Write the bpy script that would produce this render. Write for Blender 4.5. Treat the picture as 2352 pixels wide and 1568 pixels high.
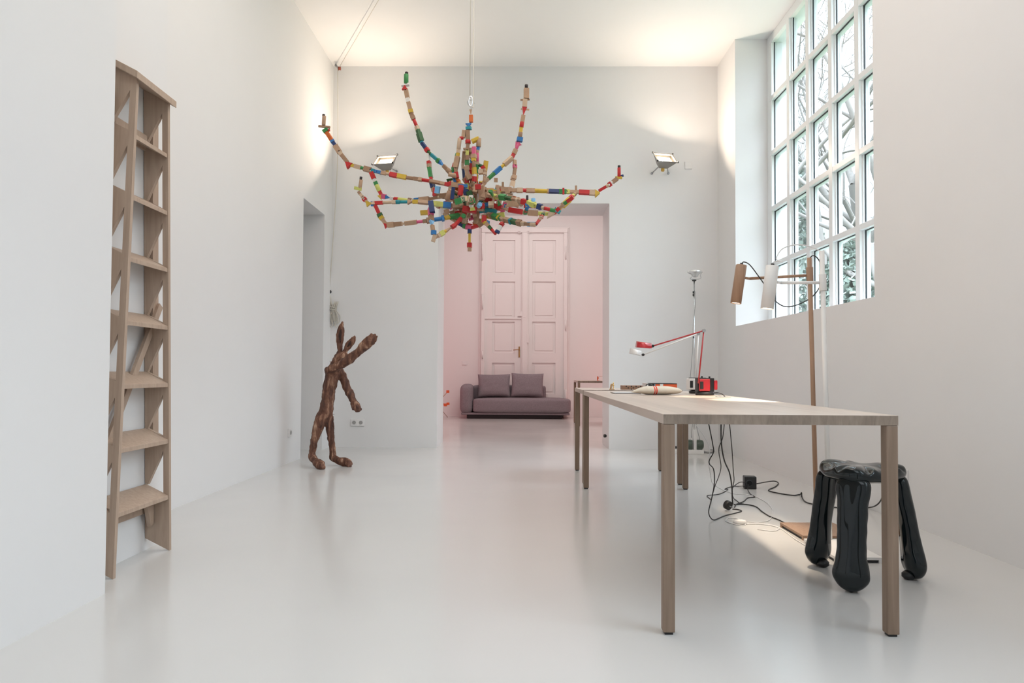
import bpy, bmesh, math, random
from mathutils import Vector, Matrix, noise

for o in list(bpy.data.objects):
    bpy.data.objects.remove(o)
S = bpy.context.scene
COL = S.collection
PI = math.pi

# ------------------------------------------------------------------ camera
F, PITCH, ROLL, YAW, CY, H = 1568.0, .02509, -.00532, .01144, 814.34, .88
RM = Matrix.Rotation(YAW, 3, 'Z') @ Matrix.Rotation(PITCH, 3, 'X') @ Matrix.Rotation(ROLL, 3, 'Y')
cam_d = bpy.data.cameras.new('camera'); cam = bpy.data.objects.new('camera', cam_d); COL.objects.link(cam)
cam_d.sensor_width = 36; cam_d.lens = F / 2352 * 36; cam_d.shift_y = (CY - 784) / 2352
cam_d.clip_start = .05; cam_d.clip_end = 300
m = Matrix((RM.col[0], RM.col[2], -RM.col[1])).transposed().to_4x4(); m.translation = (0, 0, H)
cam.matrix_world = m
S.camera = cam

# ------------------------------------------------------------------ sky, daylight, exposure
S.view_settings.view_transform = 'Standard'; S.view_settings.look = 'None'
S.view_settings.gamma = 1; S.view_settings.use_curve_mapping = False
S.view_settings.exposure = 0.30
SKY = 1.0
w = bpy.data.worlds.new('world'); S.world = w; w.use_nodes = True
wb = w.node_tree.nodes['Background']; wb.inputs[0].default_value = (.835, .905, 1.0, 1); wb.inputs[1].default_value = SKY
# overcast sky: brighter overhead than at the horizon
_n = w.node_tree; _tc = _n.nodes.new('ShaderNodeTexCoord'); _sp = _n.nodes.new('ShaderNodeSeparateXYZ'); _n.links.new(_tc.outputs['Generated'], _sp.inputs[0])
_mx = _n.nodes.new('ShaderNodeMath'); _mx.operation = 'MAXIMUM'; _mx.inputs[1].default_value = 0; _n.links.new(_sp.outputs['Z'], _mx.inputs[0])
_pw = _n.nodes.new('ShaderNodeMath'); _pw.operation = 'POWER'; _pw.inputs[1].default_value = 2.2; _n.links.new(_mx.outputs[0], _pw.inputs[0])
_ma = _n.nodes.new('ShaderNodeMath'); _ma.operation = 'MULTIPLY_ADD'; _ma.inputs[1].default_value = 22.0 * SKY; _ma.inputs[2].default_value = 1.15 * SKY; _n.links.new(_pw.outputs[0], _ma.inputs[0])
_n.links.new(_ma.outputs[0], wb.inputs[1])

def area(name, loc, rot, sx, sy, power, color, portal=False, spread=PI):
    d = bpy.data.lights.new(name, 'AREA'); d.shape = 'RECTANGLE'; d.size = sx; d.size_y = sy
    d.energy = power; d.color = color; d.spread = spread
    if portal: d.cycles.is_portal = True
    o = bpy.data.objects.new(name, d); COL.objects.link(o); o.location = loc; o.rotation_euler = rot
    return o

XR = 2.2806; XG = 2.66
area('window_portal', (XG + .02, 5.82, 2.91), (0, PI / 2, 0), 3.06, 2.86, 1, (1, 1, 1), True)
area('window_portal', (XG + .02, .4, 2.91), (0, PI / 2, 0), 3.06, 3.0, 1, (1, 1, 1), True)
# unseen fill lights under the hall ceiling, added to brighten the room
hall_light = area('hall_fill_light', (0.1, -1.2, 4.40), (0, 0, 0), 3.0, 3.6, 46, (.88, .93, 1.0))
mid_light = area('hall_fill_light', (0.1, 3.6, 4.42), (0, 0, 0), 3.2, 3.0, 52, (1.0, .90, .82))  # warmer fill without a fixture, added over the middle of the hall
pink_light = area('lounge_fill_light', (.3, 10.8, 4.40), (0, 0, 0), 3.0, 3.0, 66, (1.0, .93, .895))  # pink-tinted fill added to light the lounge, no fixture above it
red_light = area('unseen_red_lamp', (-3.7, 11.4, 1.0), (0, -PI / 2, 0), 1.2, 1.2, 16, (1.0, .25, .30))  # unseen source, added for the red glow on the sofa's left side
red_light2 = area('unseen_red_lamp', (2.55, 12.4, .9), (0, PI / 2, 0), 1.0, 1.0, 5, (1.0, .33, .30))  # weaker unseen source, added to redden the lounge's right side

# ------------------------------------------------------------------ photo to place
def ray(px, py):
    return RM @ Vector(((px - 1176) / F, 1, -(py - CY) / F))
O = Vector((0, 0, H))
def at(px, py, Y): r = ray(px, py); return O + r * (Y / r.y)
def at_z(px, py, z=0.0): r = ray(px, py); return O + r * ((z - H) / r.z)
def at_x(px, py, X): r = ray(px, py); return O + r * (X / r.x)

# ------------------------------------------------------------------ materials
def mat(name, col, rough=.5, metal=0, spec=.5, coat=0, emit=None, es=1, bump=0, bscale=50, var=0, vscale=4, alpha=None):
    m = bpy.data.materials.new(name); m.use_nodes = True; nt = m.node_tree; b = nt.nodes['Principled BSDF']
    b.inputs['Base Color'].default_value = (*col, 1); b.inputs['Roughness'].default_value = rough
    b.inputs['Metallic'].default_value = metal; b.inputs['Specular IOR Level'].default_value = spec
    if coat: b.inputs['Coat Weight'].default_value = coat; b.inputs['Coat Roughness'].default_value = .05
    if emit: b.inputs['Emission Color'].default_value = (*emit, 1); b.inputs['Emission Strength'].default_value = es
    tc = nt.nodes.new('ShaderNodeTexCoord')
    if var:
        n = nt.nodes.new('ShaderNodeTexNoise'); n.inputs['Scale'].default_value = vscale; n.inputs['Detail'].default_value = 4
        nt.links.new(tc.outputs['Object'], n.inputs['Vector'])
        r = nt.nodes.new('ShaderNodeValToRGB'); r.color_ramp.elements[0].position = .3; r.color_ramp.elements[1].position = .7
        r.color_ramp.elements[0].color = (*[c * (1 - var) for c in col], 1); r.color_ramp.elements[1].color = (*[min(1, c * (1 + var)) for c in col], 1)
        nt.links.new(n.outputs['Fac'], r.inputs['Fac']); nt.links.new(r.outputs['Color'], b.inputs['Base Color'])
    if bump:
        n = nt.nodes.new('ShaderNodeTexNoise'); n.inputs['Scale'].default_value = bscale; n.inputs['Detail'].default_value = 5
        nt.links.new(tc.outputs['Object'], n.inputs['Vector'])
        bp = nt.nodes.new('ShaderNodeBump'); bp.inputs['Strength'].default_value = bump; bp.inputs['Distance'].default_value = .01
        nt.links.new(n.outputs['Fac'], bp.inputs['Height']); nt.links.new(bp.outputs['Normal'], b.inputs['Normal'])
    return m

def wood(name, c1, c2, axis='Z', scale=9, rough=.45, stretch=.06, planks=0):
    m = bpy.data.materials.new(name); m.use_nodes = True; nt = m.node_tree; b = nt.nodes['Principled BSDF']
    b.inputs['Roughness'].default_value = rough; b.inputs['Specular IOR Level'].default_value = .35
    tc = nt.nodes.new('ShaderNodeTexCoord'); mp = nt.nodes.new('ShaderNodeMapping')
    s = [scale * 3] * 3; s['XYZ'.index(axis)] = scale * stretch * 3
    mp.inputs['Scale'].default_value = s
    nt.links.new(tc.outputs['Object'], mp.inputs['Vector'])
    n = nt.nodes.new('ShaderNodeTexNoise'); n.inputs['Scale'].default_value = 2.2; n.inputs['Detail'].default_value = 8; n.inputs['Distortion'].default_value = .6
    nt.links.new(mp.outputs['Vector'], n.inputs['Vector'])
    r = nt.nodes.new('ShaderNodeValToRGB'); r.color_ramp.elements[0].position = .32; r.color_ramp.elements[1].position = .68
    r.color_ramp.elements[0].color = (*c1, 1); r.color_ramp.elements[1].color = (*c2, 1)
    nt.links.new(n.outputs['Fac'], r.inputs['Fac'])
    out = r.outputs['Color']
    if planks:   # glued staves of slightly different tone
        mp2 = nt.nodes.new('ShaderNodeMapping'); s2 = [.35, .35, .35]; s2[planks - 1] = 7.4
        mp2.inputs['Scale'].default_value = s2
        nt.links.new(tc.outputs['Object'], mp2.inputs['Vector'])
        v = nt.nodes.new('ShaderNodeTexVoronoi'); v.inputs['Scale'].default_value = 1.0
        nt.links.new(mp2.outputs['Vector'], v.inputs['Vector'])
        hs = nt.nodes.new('ShaderNodeHueSaturation')
        mr = nt.nodes.new('ShaderNodeMapRange'); mr.inputs['To Min'].default_value = .88; mr.inputs['To Max'].default_value = 1.1
        sp = nt.nodes.new('ShaderNodeSeparateColor'); nt.links.new(v.outputs['Color'], sp.inputs['Color'])
        nt.links.new(sp.outputs[0], mr.inputs['Value']); nt.links.new(mr.outputs[0], hs.inputs['Value'])
        nt.links.new(out, hs.inputs['Color']); out = hs.outputs['Color']
    nt.links.new(out, b.inputs['Base Color'])
    bp = nt.nodes.new('ShaderNodeBump'); bp.inputs['Strength'].default_value = .08; bp.inputs['Distance'].default_value = .003
    nt.links.new(n.outputs['Fac'], bp.inputs['Height']); nt.links.new(bp.outputs['Normal'], b.inputs['Normal'])
    return m

WALL = mat('white_wall_paint', (.80, .79, .785), .75, spec=.2, bump=.03, bscale=14, var=.012, vscale=1.2)
WALLP = mat('pale_pink_wall_paint', (.80, .77, .76), .7, spec=.2, bump=.03, bscale=14)
CEIL = mat('white_ceiling_paint', (.83, .82, .81), .8, spec=.1, var=.01, vscale=1)
DOORP = mat('gloss_door_paint', (.81, .77, .755), .4, spec=.4)
TRIMW = mat('white_window_lacquer', (.78, .80, .81), .35)
RUBBER = mat('black_gasket', (.02, .025, .03), .5)
def floor_mat():
    m = bpy.data.materials.new('white_poured_floor'); m.use_nodes = True; nt = m.node_tree; b = nt.nodes['Principled BSDF']
    tc = nt.nodes.new('ShaderNodeTexCoord')
    n = nt.nodes.new('ShaderNodeTexNoise'); n.inputs['Scale'].default_value = .8; n.inputs['Detail'].default_value = 3
    nt.links.new(tc.outputs['Object'], n.inputs['Vector'])
    r = nt.nodes.new('ShaderNodeValToRGB'); r.color_ramp.elements[0].color = (.60, .59, .575, 1); r.color_ramp.elements[1].color = (.66, .648, .632, 1)
    nt.links.new(n.outputs['Fac'], r.inputs['Fac']); nt.links.new(r.outputs['Color'], b.inputs['Base Color'])
    mr = nt.nodes.new('ShaderNodeMapRange'); mr.inputs['To Min'].default_value = .13; mr.inputs['To Max'].default_value = .22
    nt.links.new(n.outputs['Fac'], mr.inputs['Value']); nt.links.new(mr.outputs[0], b.inputs['Roughness'])
    b.inputs['Specular IOR Level'].default_value = .55
    n2 = nt.nodes.new('ShaderNodeTexNoise'); n2.inputs['Scale'].default_value = 2.0; n2.inputs['Detail'].default_value = 2
    nt.links.new(tc.outputs['Object'], n2.inputs['Vector'])
    bp = nt.nodes.new('ShaderNodeBump'); bp.inputs['Strength'].default_value = .10; bp.inputs['Distance'].default_value = .01
    nt.links.new(n2.outputs['Fac'], bp.inputs['Height']); nt.links.new(bp.outputs['Normal'], b.inputs['Normal'])
    return m
FLOOR = floor_mat()
def glass_mat():
    m = bpy.data.materials.new('window_glass'); m.use_nodes = True; nt = m.node_tree; nt.nodes.clear()
    o = nt.nodes.new('ShaderNodeOutputMaterial'); mx = nt.nodes.new('ShaderNodeMixShader')
    t = nt.nodes.new('ShaderNodeBsdfTransparent'); t.inputs[0].default_value = (.90, .94, .95, 1)
    g = nt.nodes.new('ShaderNodeBsdfGlossy'); g.inputs['Roughness'].default_value = .01
    lw = nt.nodes.new('ShaderNodeLayerWeight'); lw.inputs[0].default_value = .5
    p5 = nt.nodes.new('ShaderNodeMath'); p5.operation = 'POWER'; p5.inputs[1].default_value = 4.5; nt.links.new(lw.outputs['Facing'], p5.inputs[0])
    fr = nt.nodes.new('ShaderNodeMath'); fr.operation = 'MULTIPLY_ADD'; fr.inputs[1].default_value = .5; fr.inputs[2].default_value = .035; nt.links.new(p5.outputs[0], fr.inputs[0])
    nt.links.new(fr.outputs[0], mx.inputs[0]); nt.links.new(t.outputs[0], mx.inputs[1]); nt.links.new(g.outputs[0], mx.inputs[2])
    nt.links.new(mx.outputs[0], o.inputs[0]); return m
GLASS = glass_mat()
OAK = wood('pale_soaped_oak', (.36, .275, .215), (.44, .345, .275), 'Z', rough=.5)
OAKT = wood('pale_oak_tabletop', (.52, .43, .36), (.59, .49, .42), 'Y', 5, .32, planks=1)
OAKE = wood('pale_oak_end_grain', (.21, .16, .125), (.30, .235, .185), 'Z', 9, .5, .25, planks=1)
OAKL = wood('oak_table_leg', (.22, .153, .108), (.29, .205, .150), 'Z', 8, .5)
BEIGE = wood('ladder_ash', (.42, .31, .235), (.49, .37, .285), 'Z', 9, .5)
LAMPW = wood('lamp_walnut', (.33, .20, .13), (.40, .255, .17), 'Z', 11, .45)
WHITEM = mat('white_lacquered_metal', (.82, .80, .78), .35)
CHROME = mat('polished_chrome', (.75, .75, .76), .12, 1)
STEEL = mat('brushed_steel', (.45, .45, .46), .35, 1)
BLACK = mat('matt_black_plastic', (.015, .015, .016), .45)
BLACKC = mat('black_cable_sheath', (.02, .018, .018), .5)
GREYC = mat('grey_cable_sheath', (.28, .28, .28), .5)
WHITEC = mat('white_cable_sheath', (.75, .74, .74), .45)
RED = mat('glossy_red_lacquer', (.56, .02, .03), .22, coat=.5)
REDM = mat('red_arm_lacquer', (.45, .03, .035), .3)
BRASS = mat('aged_brass', (.45, .25, .12), .3, 1)
ROPE = mat('cream_cotton_rope', (.72, .68, .60), .9, bump=.5, bscale=300)
SOCK = mat('white_socket_plastic', (.80, .78, .77), .35)
SOCKD = mat('grey_socket_recess', (.38, .37, .36), .5)

# ------------------------------------------------------------------ mesh helpers
class MB:
    def __init__(s): s.v = []; s.f = []; s.mi = []; s.sm = []
    def add(s, vs, fs, mi=0, smooth=False, M=None):
        k = len(s.v)
        s.v += [tuple(M @ Vector(v)) if M else tuple(v) for v in vs]
        s.f += [tuple(i + k for i in f) for f in fs]; s.mi += [mi] * len(fs); s.sm += [smooth] * len(fs)
        return s
    def box(s, a, b, mi=0, M=None):
        x0, y0, z0 = a; x1, y1, z1 = b
        vs = [(x0,y0,z0),(x1,y0,z0),(x1,y1,z0),(x0,y1,z0),(x0,y0,z1),(x1,y0,z1),(x1,y1,z1),(x0,y1,z1)]
        return s.add(vs, [(0,3,2,1),(4,5,6,7),(0,1,5,4),(1,2,6,5),(2,3,7,6),(3,0,4,7)], mi, False, M)
    def tube(s, pts, r, n=8, mi=0, cap=True, smooth=True):
        pts = [Vector(p) for p in pts]; rr = r if isinstance(r, (list, tuple)) else [r] * len(pts)
        k = len(s.v); up = None
        for i, p in enumerate(pts):
            d = (pts[min(i + 1, len(pts) - 1)] - pts[max(i - 1, 0)])
            d = d.normalized() if d.length > 1e-9 else Vector((0, 0, 1))
            if up is None:
                up = Vector((0, 0, 1)) if abs(d.z) < .9 else Vector((1, 0, 0))
            a = d.cross(up)
            if a.length < 1e-6: a = d.cross(Vector((1, .3, 0)))
            a.normalize(); b = d.cross(a).normalized(); up = a.cross(d)
            for j in range(n):
                t = 2 * PI * j / n
                s.v.append(tuple(p + (a * math.cos(t) + b * math.sin(t)) * rr[i]))
        m = len(pts)
        for i in range(m - 1):
            for j in range(n):
                q = (j + 1) % n
                s.f.append((k + i*n + j, k + i*n + q, k + (i+1)*n + q, k + (i+1)*n + j)); s.mi.append(mi); s.sm.append(smooth)
        if cap:
            s.f.append(tuple(k + j for j in reversed(range(n)))); s.mi.append(mi); s.sm.append(False)
            s.f.append(tuple(k + (m-1)*n + j for j in range(n))); s.mi.append(mi); s.sm.append(False)
        return s
    def lathe(s, prof, n=24, M=None, mi=0, smooth=True):
        k = len(s.v)
        for r, z in prof:
            for j in range(n):
                t = 2*PI*j/n; v = Vector((r*math.cos(t), r*math.sin(t), z)); s.v.append(tuple(M @ v if M else v))
        for i in range(len(prof)-1):
            for j in range(n):
                q = (j+1) % n
                s.f.append((k+i*n+j, k+i*n+q, k+(i+1)*n+q, k+(i+1)*n+j)); s.mi.append(mi); s.sm.append(smooth)
        s.f.append(tuple(k+j for j in reversed(range(n)))); s.mi.append(mi); s.sm.append(False)
        s.f.append(tuple(k+(len(prof)-1)*n+j for j in range(n))); s.mi.append(mi); s.sm.append(False)
        return s
    def prism(s, poly, off, mi=0, M=None):
        n = len(poly); off = Vector(off)
        vs = [Vector(p) for p in poly] + [Vector(p) + off for p in poly]
        fs = [tuple(range(n-1, -1, -1)), tuple(range(n, 2*n))] + [(i, (i+1) % n, n+(i+1) % n, n+i) for i in range(n)]
        return s.add(vs, fs, mi, False, M)
    def build(s, name, mats, parent=None, bevel=0, sub=0, smooth=None, segs=2):
        me = bpy.data.meshes.new(name); me.from_pydata(s.v, [], s.f); me.update()
        mats = mats if isinstance(mats, (list, tuple)) else [mats]
        for m_ in mats: me.materials.append(m_)
        me.polygons.foreach_set('material_index', s.mi)
        me.polygons.foreach_set('use_smooth', s.sm if smooth is None else [smooth]*len(s.f))
        bm = bmesh.new(); bm.from_mesh(me); bmesh.ops.recalc_face_normals(bm, faces=bm.faces)
        if bevel:
            es = [e for e in bm.edges if len(e.link_faces) == 2 and e.calc_face_angle(0) > .5]
            bmesh.ops.bevel(bm, geom=es, offset=bevel, segments=segs, profile=.5, affect='EDGES', clamp_overlap=True)
        bm.to_mesh(me); bm.free()
        o = bpy.data.objects.new(name, me); COL.objects.link(o)
        if parent:
            o.parent = parent
            o.matrix_parent_inverse = Matrix.Translation(parent.location).inverted() if parent.type == 'EMPTY' else Matrix()
        if sub:
            md = o.modifiers.new('sub', 'SUBSURF'); md.levels = sub; md.render_levels = sub
        return o
def tag(o, label=None, cat=None, group=None, kind=None):
    if label: o['label'] = label
    if cat: o['category'] = cat
    if group: o['group'] = group
    if kind: o['kind'] = kind
    return o
def thing(name, label, cat, loc, group=None):
    o = bpy.data.objects.new(name, None); COL.objects.link(o); o.location = loc; o.empty_display_size = .1
    return tag(o, label, cat, group)
def spline(pts, n=8):
    P = [Vector(p) for p in pts]; P = [P[0]*2-P[1]] + P + [P[-1]*2-P[-2]]; out = []
    for i in range(1, len(P)-2):
        for k in range(n):
            t = k/n; a, b, c, d = P[i-1:i+3]
            out.append(.5*((2*b)+(c-a)*t+(2*a-5*b+4*c-d)*t*t+(3*b-a-3*c+d)*t**3))
    out.append(P[-2]); return out
def rot_to(d, z=(0, 0, 1)):
    return Vector(z).rotation_difference(Vector(d)).to_matrix().to_4x4()
def TM(loc, R=None):
    return Matrix.Translation(loc) @ (R or Matrix())
def struct(name, mb, m_, parent=None, **k):
    o = mb.build(name, m_, parent, **k)
    if not parent: o['kind'] = 'structure'
    return o

# ------------------------------------------------------------------ room shell
XL, YB, ZC, XN, XM, YN = -2.1945, 7.873, 4.44, -1.6267, -1.826, 2.689
YP = at_x(383, 120, XM).y
YO = 8.5; ox0, ox1, oz = -.952, 1.0285, 2.835
DY0, DY1, DZ = 6.8413, 7.585, 2.627
WY0, WY1, WZ0 = 4.408, 7.23, 1.375
YF = -4.0; YE = 13.4
b = MB().box((-3.2, YF-.25, -.15), (2.86, 8.2, 0)); b.box((-4.5, 8.2, -.15), (2.86, YE+.25, 0)); struct('floor', b, FLOOR)
b = MB().box((-3.2, YF-.25, ZC), (2.86, 8.2, ZC+.2)); b.box((-4.5, 8.2, ZC), (2.86, YE+.25, ZC+.2)); struct('ceiling', b, CEIL)
b = MB().box((-3.2, YF, 0), (XN, YN, ZC)); b.box((-3.2, YN, 0), (XM, YP, ZC))
b.box((-3.2, YP, 0), (XL, DY0, ZC)); b.box((-3.2, DY0, DZ), (XL, DY1, ZC)); b.box((-3.2, DY1, 0), (XL, YB, ZC))
b.box((-3.2, DY0, 0), (XL-.55, DY1, DZ))
struct('wall_left', b, WALL)
b = MB().box((-3.2, YB, 0), (ox0, YO, ZC)); b.box((ox1, YB, 0), (2.86, YO, ZC)); b.box((ox0, YB, oz), (ox1, YO, ZC))
struct('wall_back', b, WALL)
XO = 2.86
b = MB().box((XR, YF, 0), (XO, YB, WZ0)); b.box((XR, WY1, WZ0), (XO, YB, ZC)); b.box((XR, 1.9, WZ0), (XO, WY0, ZC)); b.box((XR, YF, WZ0), (XO, -1.1, ZC))
struct('wall_right', b, WALL)
b = MB().box((-3.2, YF-.25, 0), (XO, YF, ZC)); struct('wall_front', b, WALL)
b = MB().box((-4.3, YE, 0), (2.86, YE+.25, ZC)); struct('wall_lounge_back', b, WALLP)
b = MB().box((-4.5, YO, 0), (-4.2, YE, ZC)); struct('wall_lounge_left', b, WALLP)
b = MB().box((2.66, YO, 0), (2.86, YE, ZC)); struct('wall_lounge_right', b, WALLP)
b = MB().box((-4.3, YO-.1, 0), (-3.2, YO+.02, ZC)); struct('wall_lounge_front', b, WALLP)

# ------------------------------------------------------------------ windows
def window(n, y0, y1, cols):
    root = bpy.data.objects.new('window_%d' % n, None); COL.objects.link(root); root['kind'] = 'structure'
    root.location = (XG, (y0+y1)/2, WZ0)
    fr = MB(); xf = 2.62; top = ZC; fw = .09
    fr.box((xf, y0, WZ0), (2.74, y1, WZ0+.06)); fr.box((xf, y0, top-.09), (2.74, y1, top))
    fr.box((xf, y0, WZ0+.06), (2.74, y0+fw, top-.09)); fr.box((xf, y1-.12, WZ0+.06), (2.74, y1, top-.09))
    fr.build('window_frame', TRIMW, root, bevel=.004)
    mu = MB()
    for c in cols:
        mu.box((xf-.006, c-.034, WZ0+.05), (2.70, c+.034, top-.08)); mu.box((xf+.018, c-.046, WZ0+.05), (2.685, c+.046, top-.08))
    mu.build('mullions', TRIMW, root, bevel=.003)
    tr = MB()
    zs = (3.757, 3.177, 2.592, 2.007)
    for z in zs: tr.box((xf-.004, y0+.05, z-.024), (2.715, y1-.08, z+.024))
    tr.build('transoms', TRIMW, root, bevel=.003)
    g = MB().box((XG, y0+.05, WZ0+.03), (XG+.006, y1-.08, top-.04)); g.build('glass', GLASS, root)
    gk = MB()   # dark gaskets where glass meets bars
    ys = sorted([y0+fw-.001] + [c+s*.047 for c in cols for s in (-1, 1)] + [y1-.121])
    for y in ys: gk.box((XG-.010, y-.004, WZ0+.06), (XG, y+.004, top-.09))
    for z in list(zs): gk.box((XG-.010, y0+fw, z-.031), (XG, y1-.12, z-.0245))
    gk.build('gasket', RUBBER, root)
window(1, WY0, WY1, (6.66, 6.21, 5.755, 5.30, 4.845))
window(2, -1.1, 1.9, (1.4, .9, .4, -.1, -.6))

# ------------------------------------------------------------------ double door in the lounge
def pt_back(px, py, Y): return at(px, py, Y)
DYF = YE - .02
def dr(px0, px1, py0, py1, Y=DYF):
    a = at(px0, (py0+py1)/2, Y); c = at(px1, (py0+py1)/2, Y)
    return a.x, c.x, at((px0+px1)/2, py1, Y).z, at((px0+px1)/2, py0, Y).z
door = bpy.data.objects.new('door_1', None); COL.objects.link(door); door['kind'] = 'structure'; door.location = (.1, YE, 0)
fx0, fx1, _, fz = dr(1105, 1303, 525, 950)
b = MB(); b.box((fx0, YE-.09, 0), (fx0+.075, YE+.01, fz-.09)); b.box((fx1-.075, YE-.09, 0), (fx1, YE+.01, fz-.09)); b.box((fx0, YE-.09, fz-.09), (fx1, YE+.01, fz))
b.box((fx0-.04, YE-.03, 0), (fx0, YE+.01, fz)); b.box((fx1, YE-.03, 0), (fx1+.04, YE+.01, fz)); b.box((fx0-.04, YE-.03, fz), (fx1+.04, YE+.01, fz+.04))
b.build('door_frame', DOORP, door, bevel=.01)
def leaf(px0, px1, pp0, pp1, rows, split=None):
    x0, x1, _, z1 = dr(px0, px1, 534, 950); z1 = fz-.09; z0 = .012
    b = MB(); y = YE-.055; th = .05
    # stiles and rails around sunk panels
    p0, p1, _, _ = dr(pp0, pp1, 600, 700)
    b.box((x0, y, z0), (p0, y+th, z1)); b.box((p1, y, z0), (x1, y+th, z1))
    zz = []
    for a_, c_ in rows:
        _, _, lo, hi = dr(pp0, pp1, a_, c_); zz.append((lo, hi))
    prev = z1
    for lo, hi in zz: b.box((p0, y, hi), (p1, y+th, prev)); prev = lo
    b.box((p0, y, z0), (p1, y+th, prev))
    o = b.build('door_leaf', DOORP, door)
    q = MB()
    for lo, hi in zz:
        q.box((p0-.001, y+.022, lo), (p1+.001, y+.04, hi))
        q.box((p0+.05, y+.012, lo+.05), (p1-.05, y+.03, hi-.05))
    q.build('door_panel', DOORP, o, bevel=.004)
    if split:
        _, _, zs, _ = dr(px0, px1, split-5, split)
        MB().box((x0, y-.018, zs), (x1, y, zs+.03)).build('split_rail', DOORP, o, bevel=.005)
    return o
rows = ((552, 631), (647, 730), (739, 811), (833, 905))
lf = leaf(1113, 1199, 1131.6, 1182.6, rows, 733)
rf = leaf(1200, 1296, 1223, 1276, rows)
x0, x1, _, _ = dr(1198, 1214, 600, 700)
b = MB().box((x0, YE-.085, .02), (x1, YE-.05, fz-.09)); b.box((x0+.02, YE-.1, .02), (x1-.02, YE-.08, fz-.09)); b.build('astragal', DOORP, rf, bevel=.006)
h0 = at(1192.5, 808, YE-.07)
b = MB().box((h0.x-.014, YE-.068, h0.z-.105), (h0.x+.014, YE-.054, h0.z+.105)); b.tube([(h0.x, YE-.06, h0.z+.045), (h0.x, YE-.115, h0.z+.045), (h0.x-.03, YE-.12, h0.z+.045), (h0.x-.115, YE-.12, h0.z+.035)], .0085, 8)
b.build('door_handle', BRASS, lf)
l0 = at(1212, 777, YE-.09); b = MB().box((l0.x-.02, YE-.108, l0.z-.085), (l0.x+.02, YE-.094, l0.z+.085)); b.lathe([(.006, 0), (.006, .006)], 10, TM((l0.x, YE-.108, l0.z), Matrix.Rotation(PI/2, 4, 'X')))
b.build('lock_plate', DOORP, rf, bevel=.003)
l1 = at(1197, 722, YE-.09)
b = MB().prism([(l1.x-.07, YE-.09, l1.z-.035), (l1.x+.03, YE-.09, l1.z-.03), (l1.x+.035, YE-.09, l1.z+.05), (l1.x-.005, YE-.09, l1.z+.06)], (0, .035, 0)); b.box((l1.x+.045, YE-.105, l1.z-.06), (l1.x+.09, YE-.08, l1.z-.045))
b.build('night_latch', DOORP, lf, bevel=.003)
for px, ys in ((1108, ((560, 597), (675, 710), (806, 824), (880, 900))), (1299.5, ((565, 595), (735, 758), (895, 930)))):
    for a_, c_ in ys:
        u = at(px, a_, YE-.1); v = at(px, c_, YE-.1)
        MB().tube([(u.x, YE-.1, v.z), (u.x, YE-.1, u.z)], .013, 10).build('hinge', DOORP, lf if px < 1200 else rf)
for px in (1193, 1213.5):
    u = at(px, 532, YE-.08); b = MB().box((u.x-.025, YE-.105, u.z-.03), (u.x+.025, YE-.09, u.z+.03)); b.lathe([(.014, 0), (.014, .02), (.005, .025)], 12, TM((u.x, YE-.105, u.z), Matrix.Rotation(PI/2, 4, 'X')))
    b.build('top_bolt', DOORP, lf if px < 1200 else rf)

# ------------------------------------------------------------------ tables
TX0, TX1 = .486, 1.2753
def table(x0, x1, y0, y1, label, top=.74, th=.0335, lw=.0395, name='dining_table'):
    r = thing(name, label, 'table', ((x0+x1)/2, (y0+y1)/2, 0), None)
    MB().box((x0, y0+.0004, top-th+.0004), (x1, y1-.0004, top)).build('tabletop', OAKT, r, bevel=.0012)
    for y in (y0, y1-.012):
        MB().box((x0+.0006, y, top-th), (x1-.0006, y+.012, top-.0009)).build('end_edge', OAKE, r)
    for x in (x0+.0005, x1-lw-.0005):
        for y in (y0+.0008, y1-lw-.0008):
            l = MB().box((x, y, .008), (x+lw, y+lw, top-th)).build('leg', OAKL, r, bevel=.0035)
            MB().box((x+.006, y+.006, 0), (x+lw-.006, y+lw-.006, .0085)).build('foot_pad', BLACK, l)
    return r
Y0T, Y1T = 2.317, 5.2155
table(TX0, TX1, Y0T, Y1T, 'long pale oak table nearest the camera, with lamps and a cushion on it')
t2b = at_z(1337, 1111).y; t2f = at_z(1322, 1080).y + .02
table(TX0+.012, TX1+.01, t2b-.02, t2f, 'pale oak table standing end to end behind the long one')
table(.945, 2.6, 11.12, 11.95, 'small oak table beside the sofa in the pink lounge', name='side_table')

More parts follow.
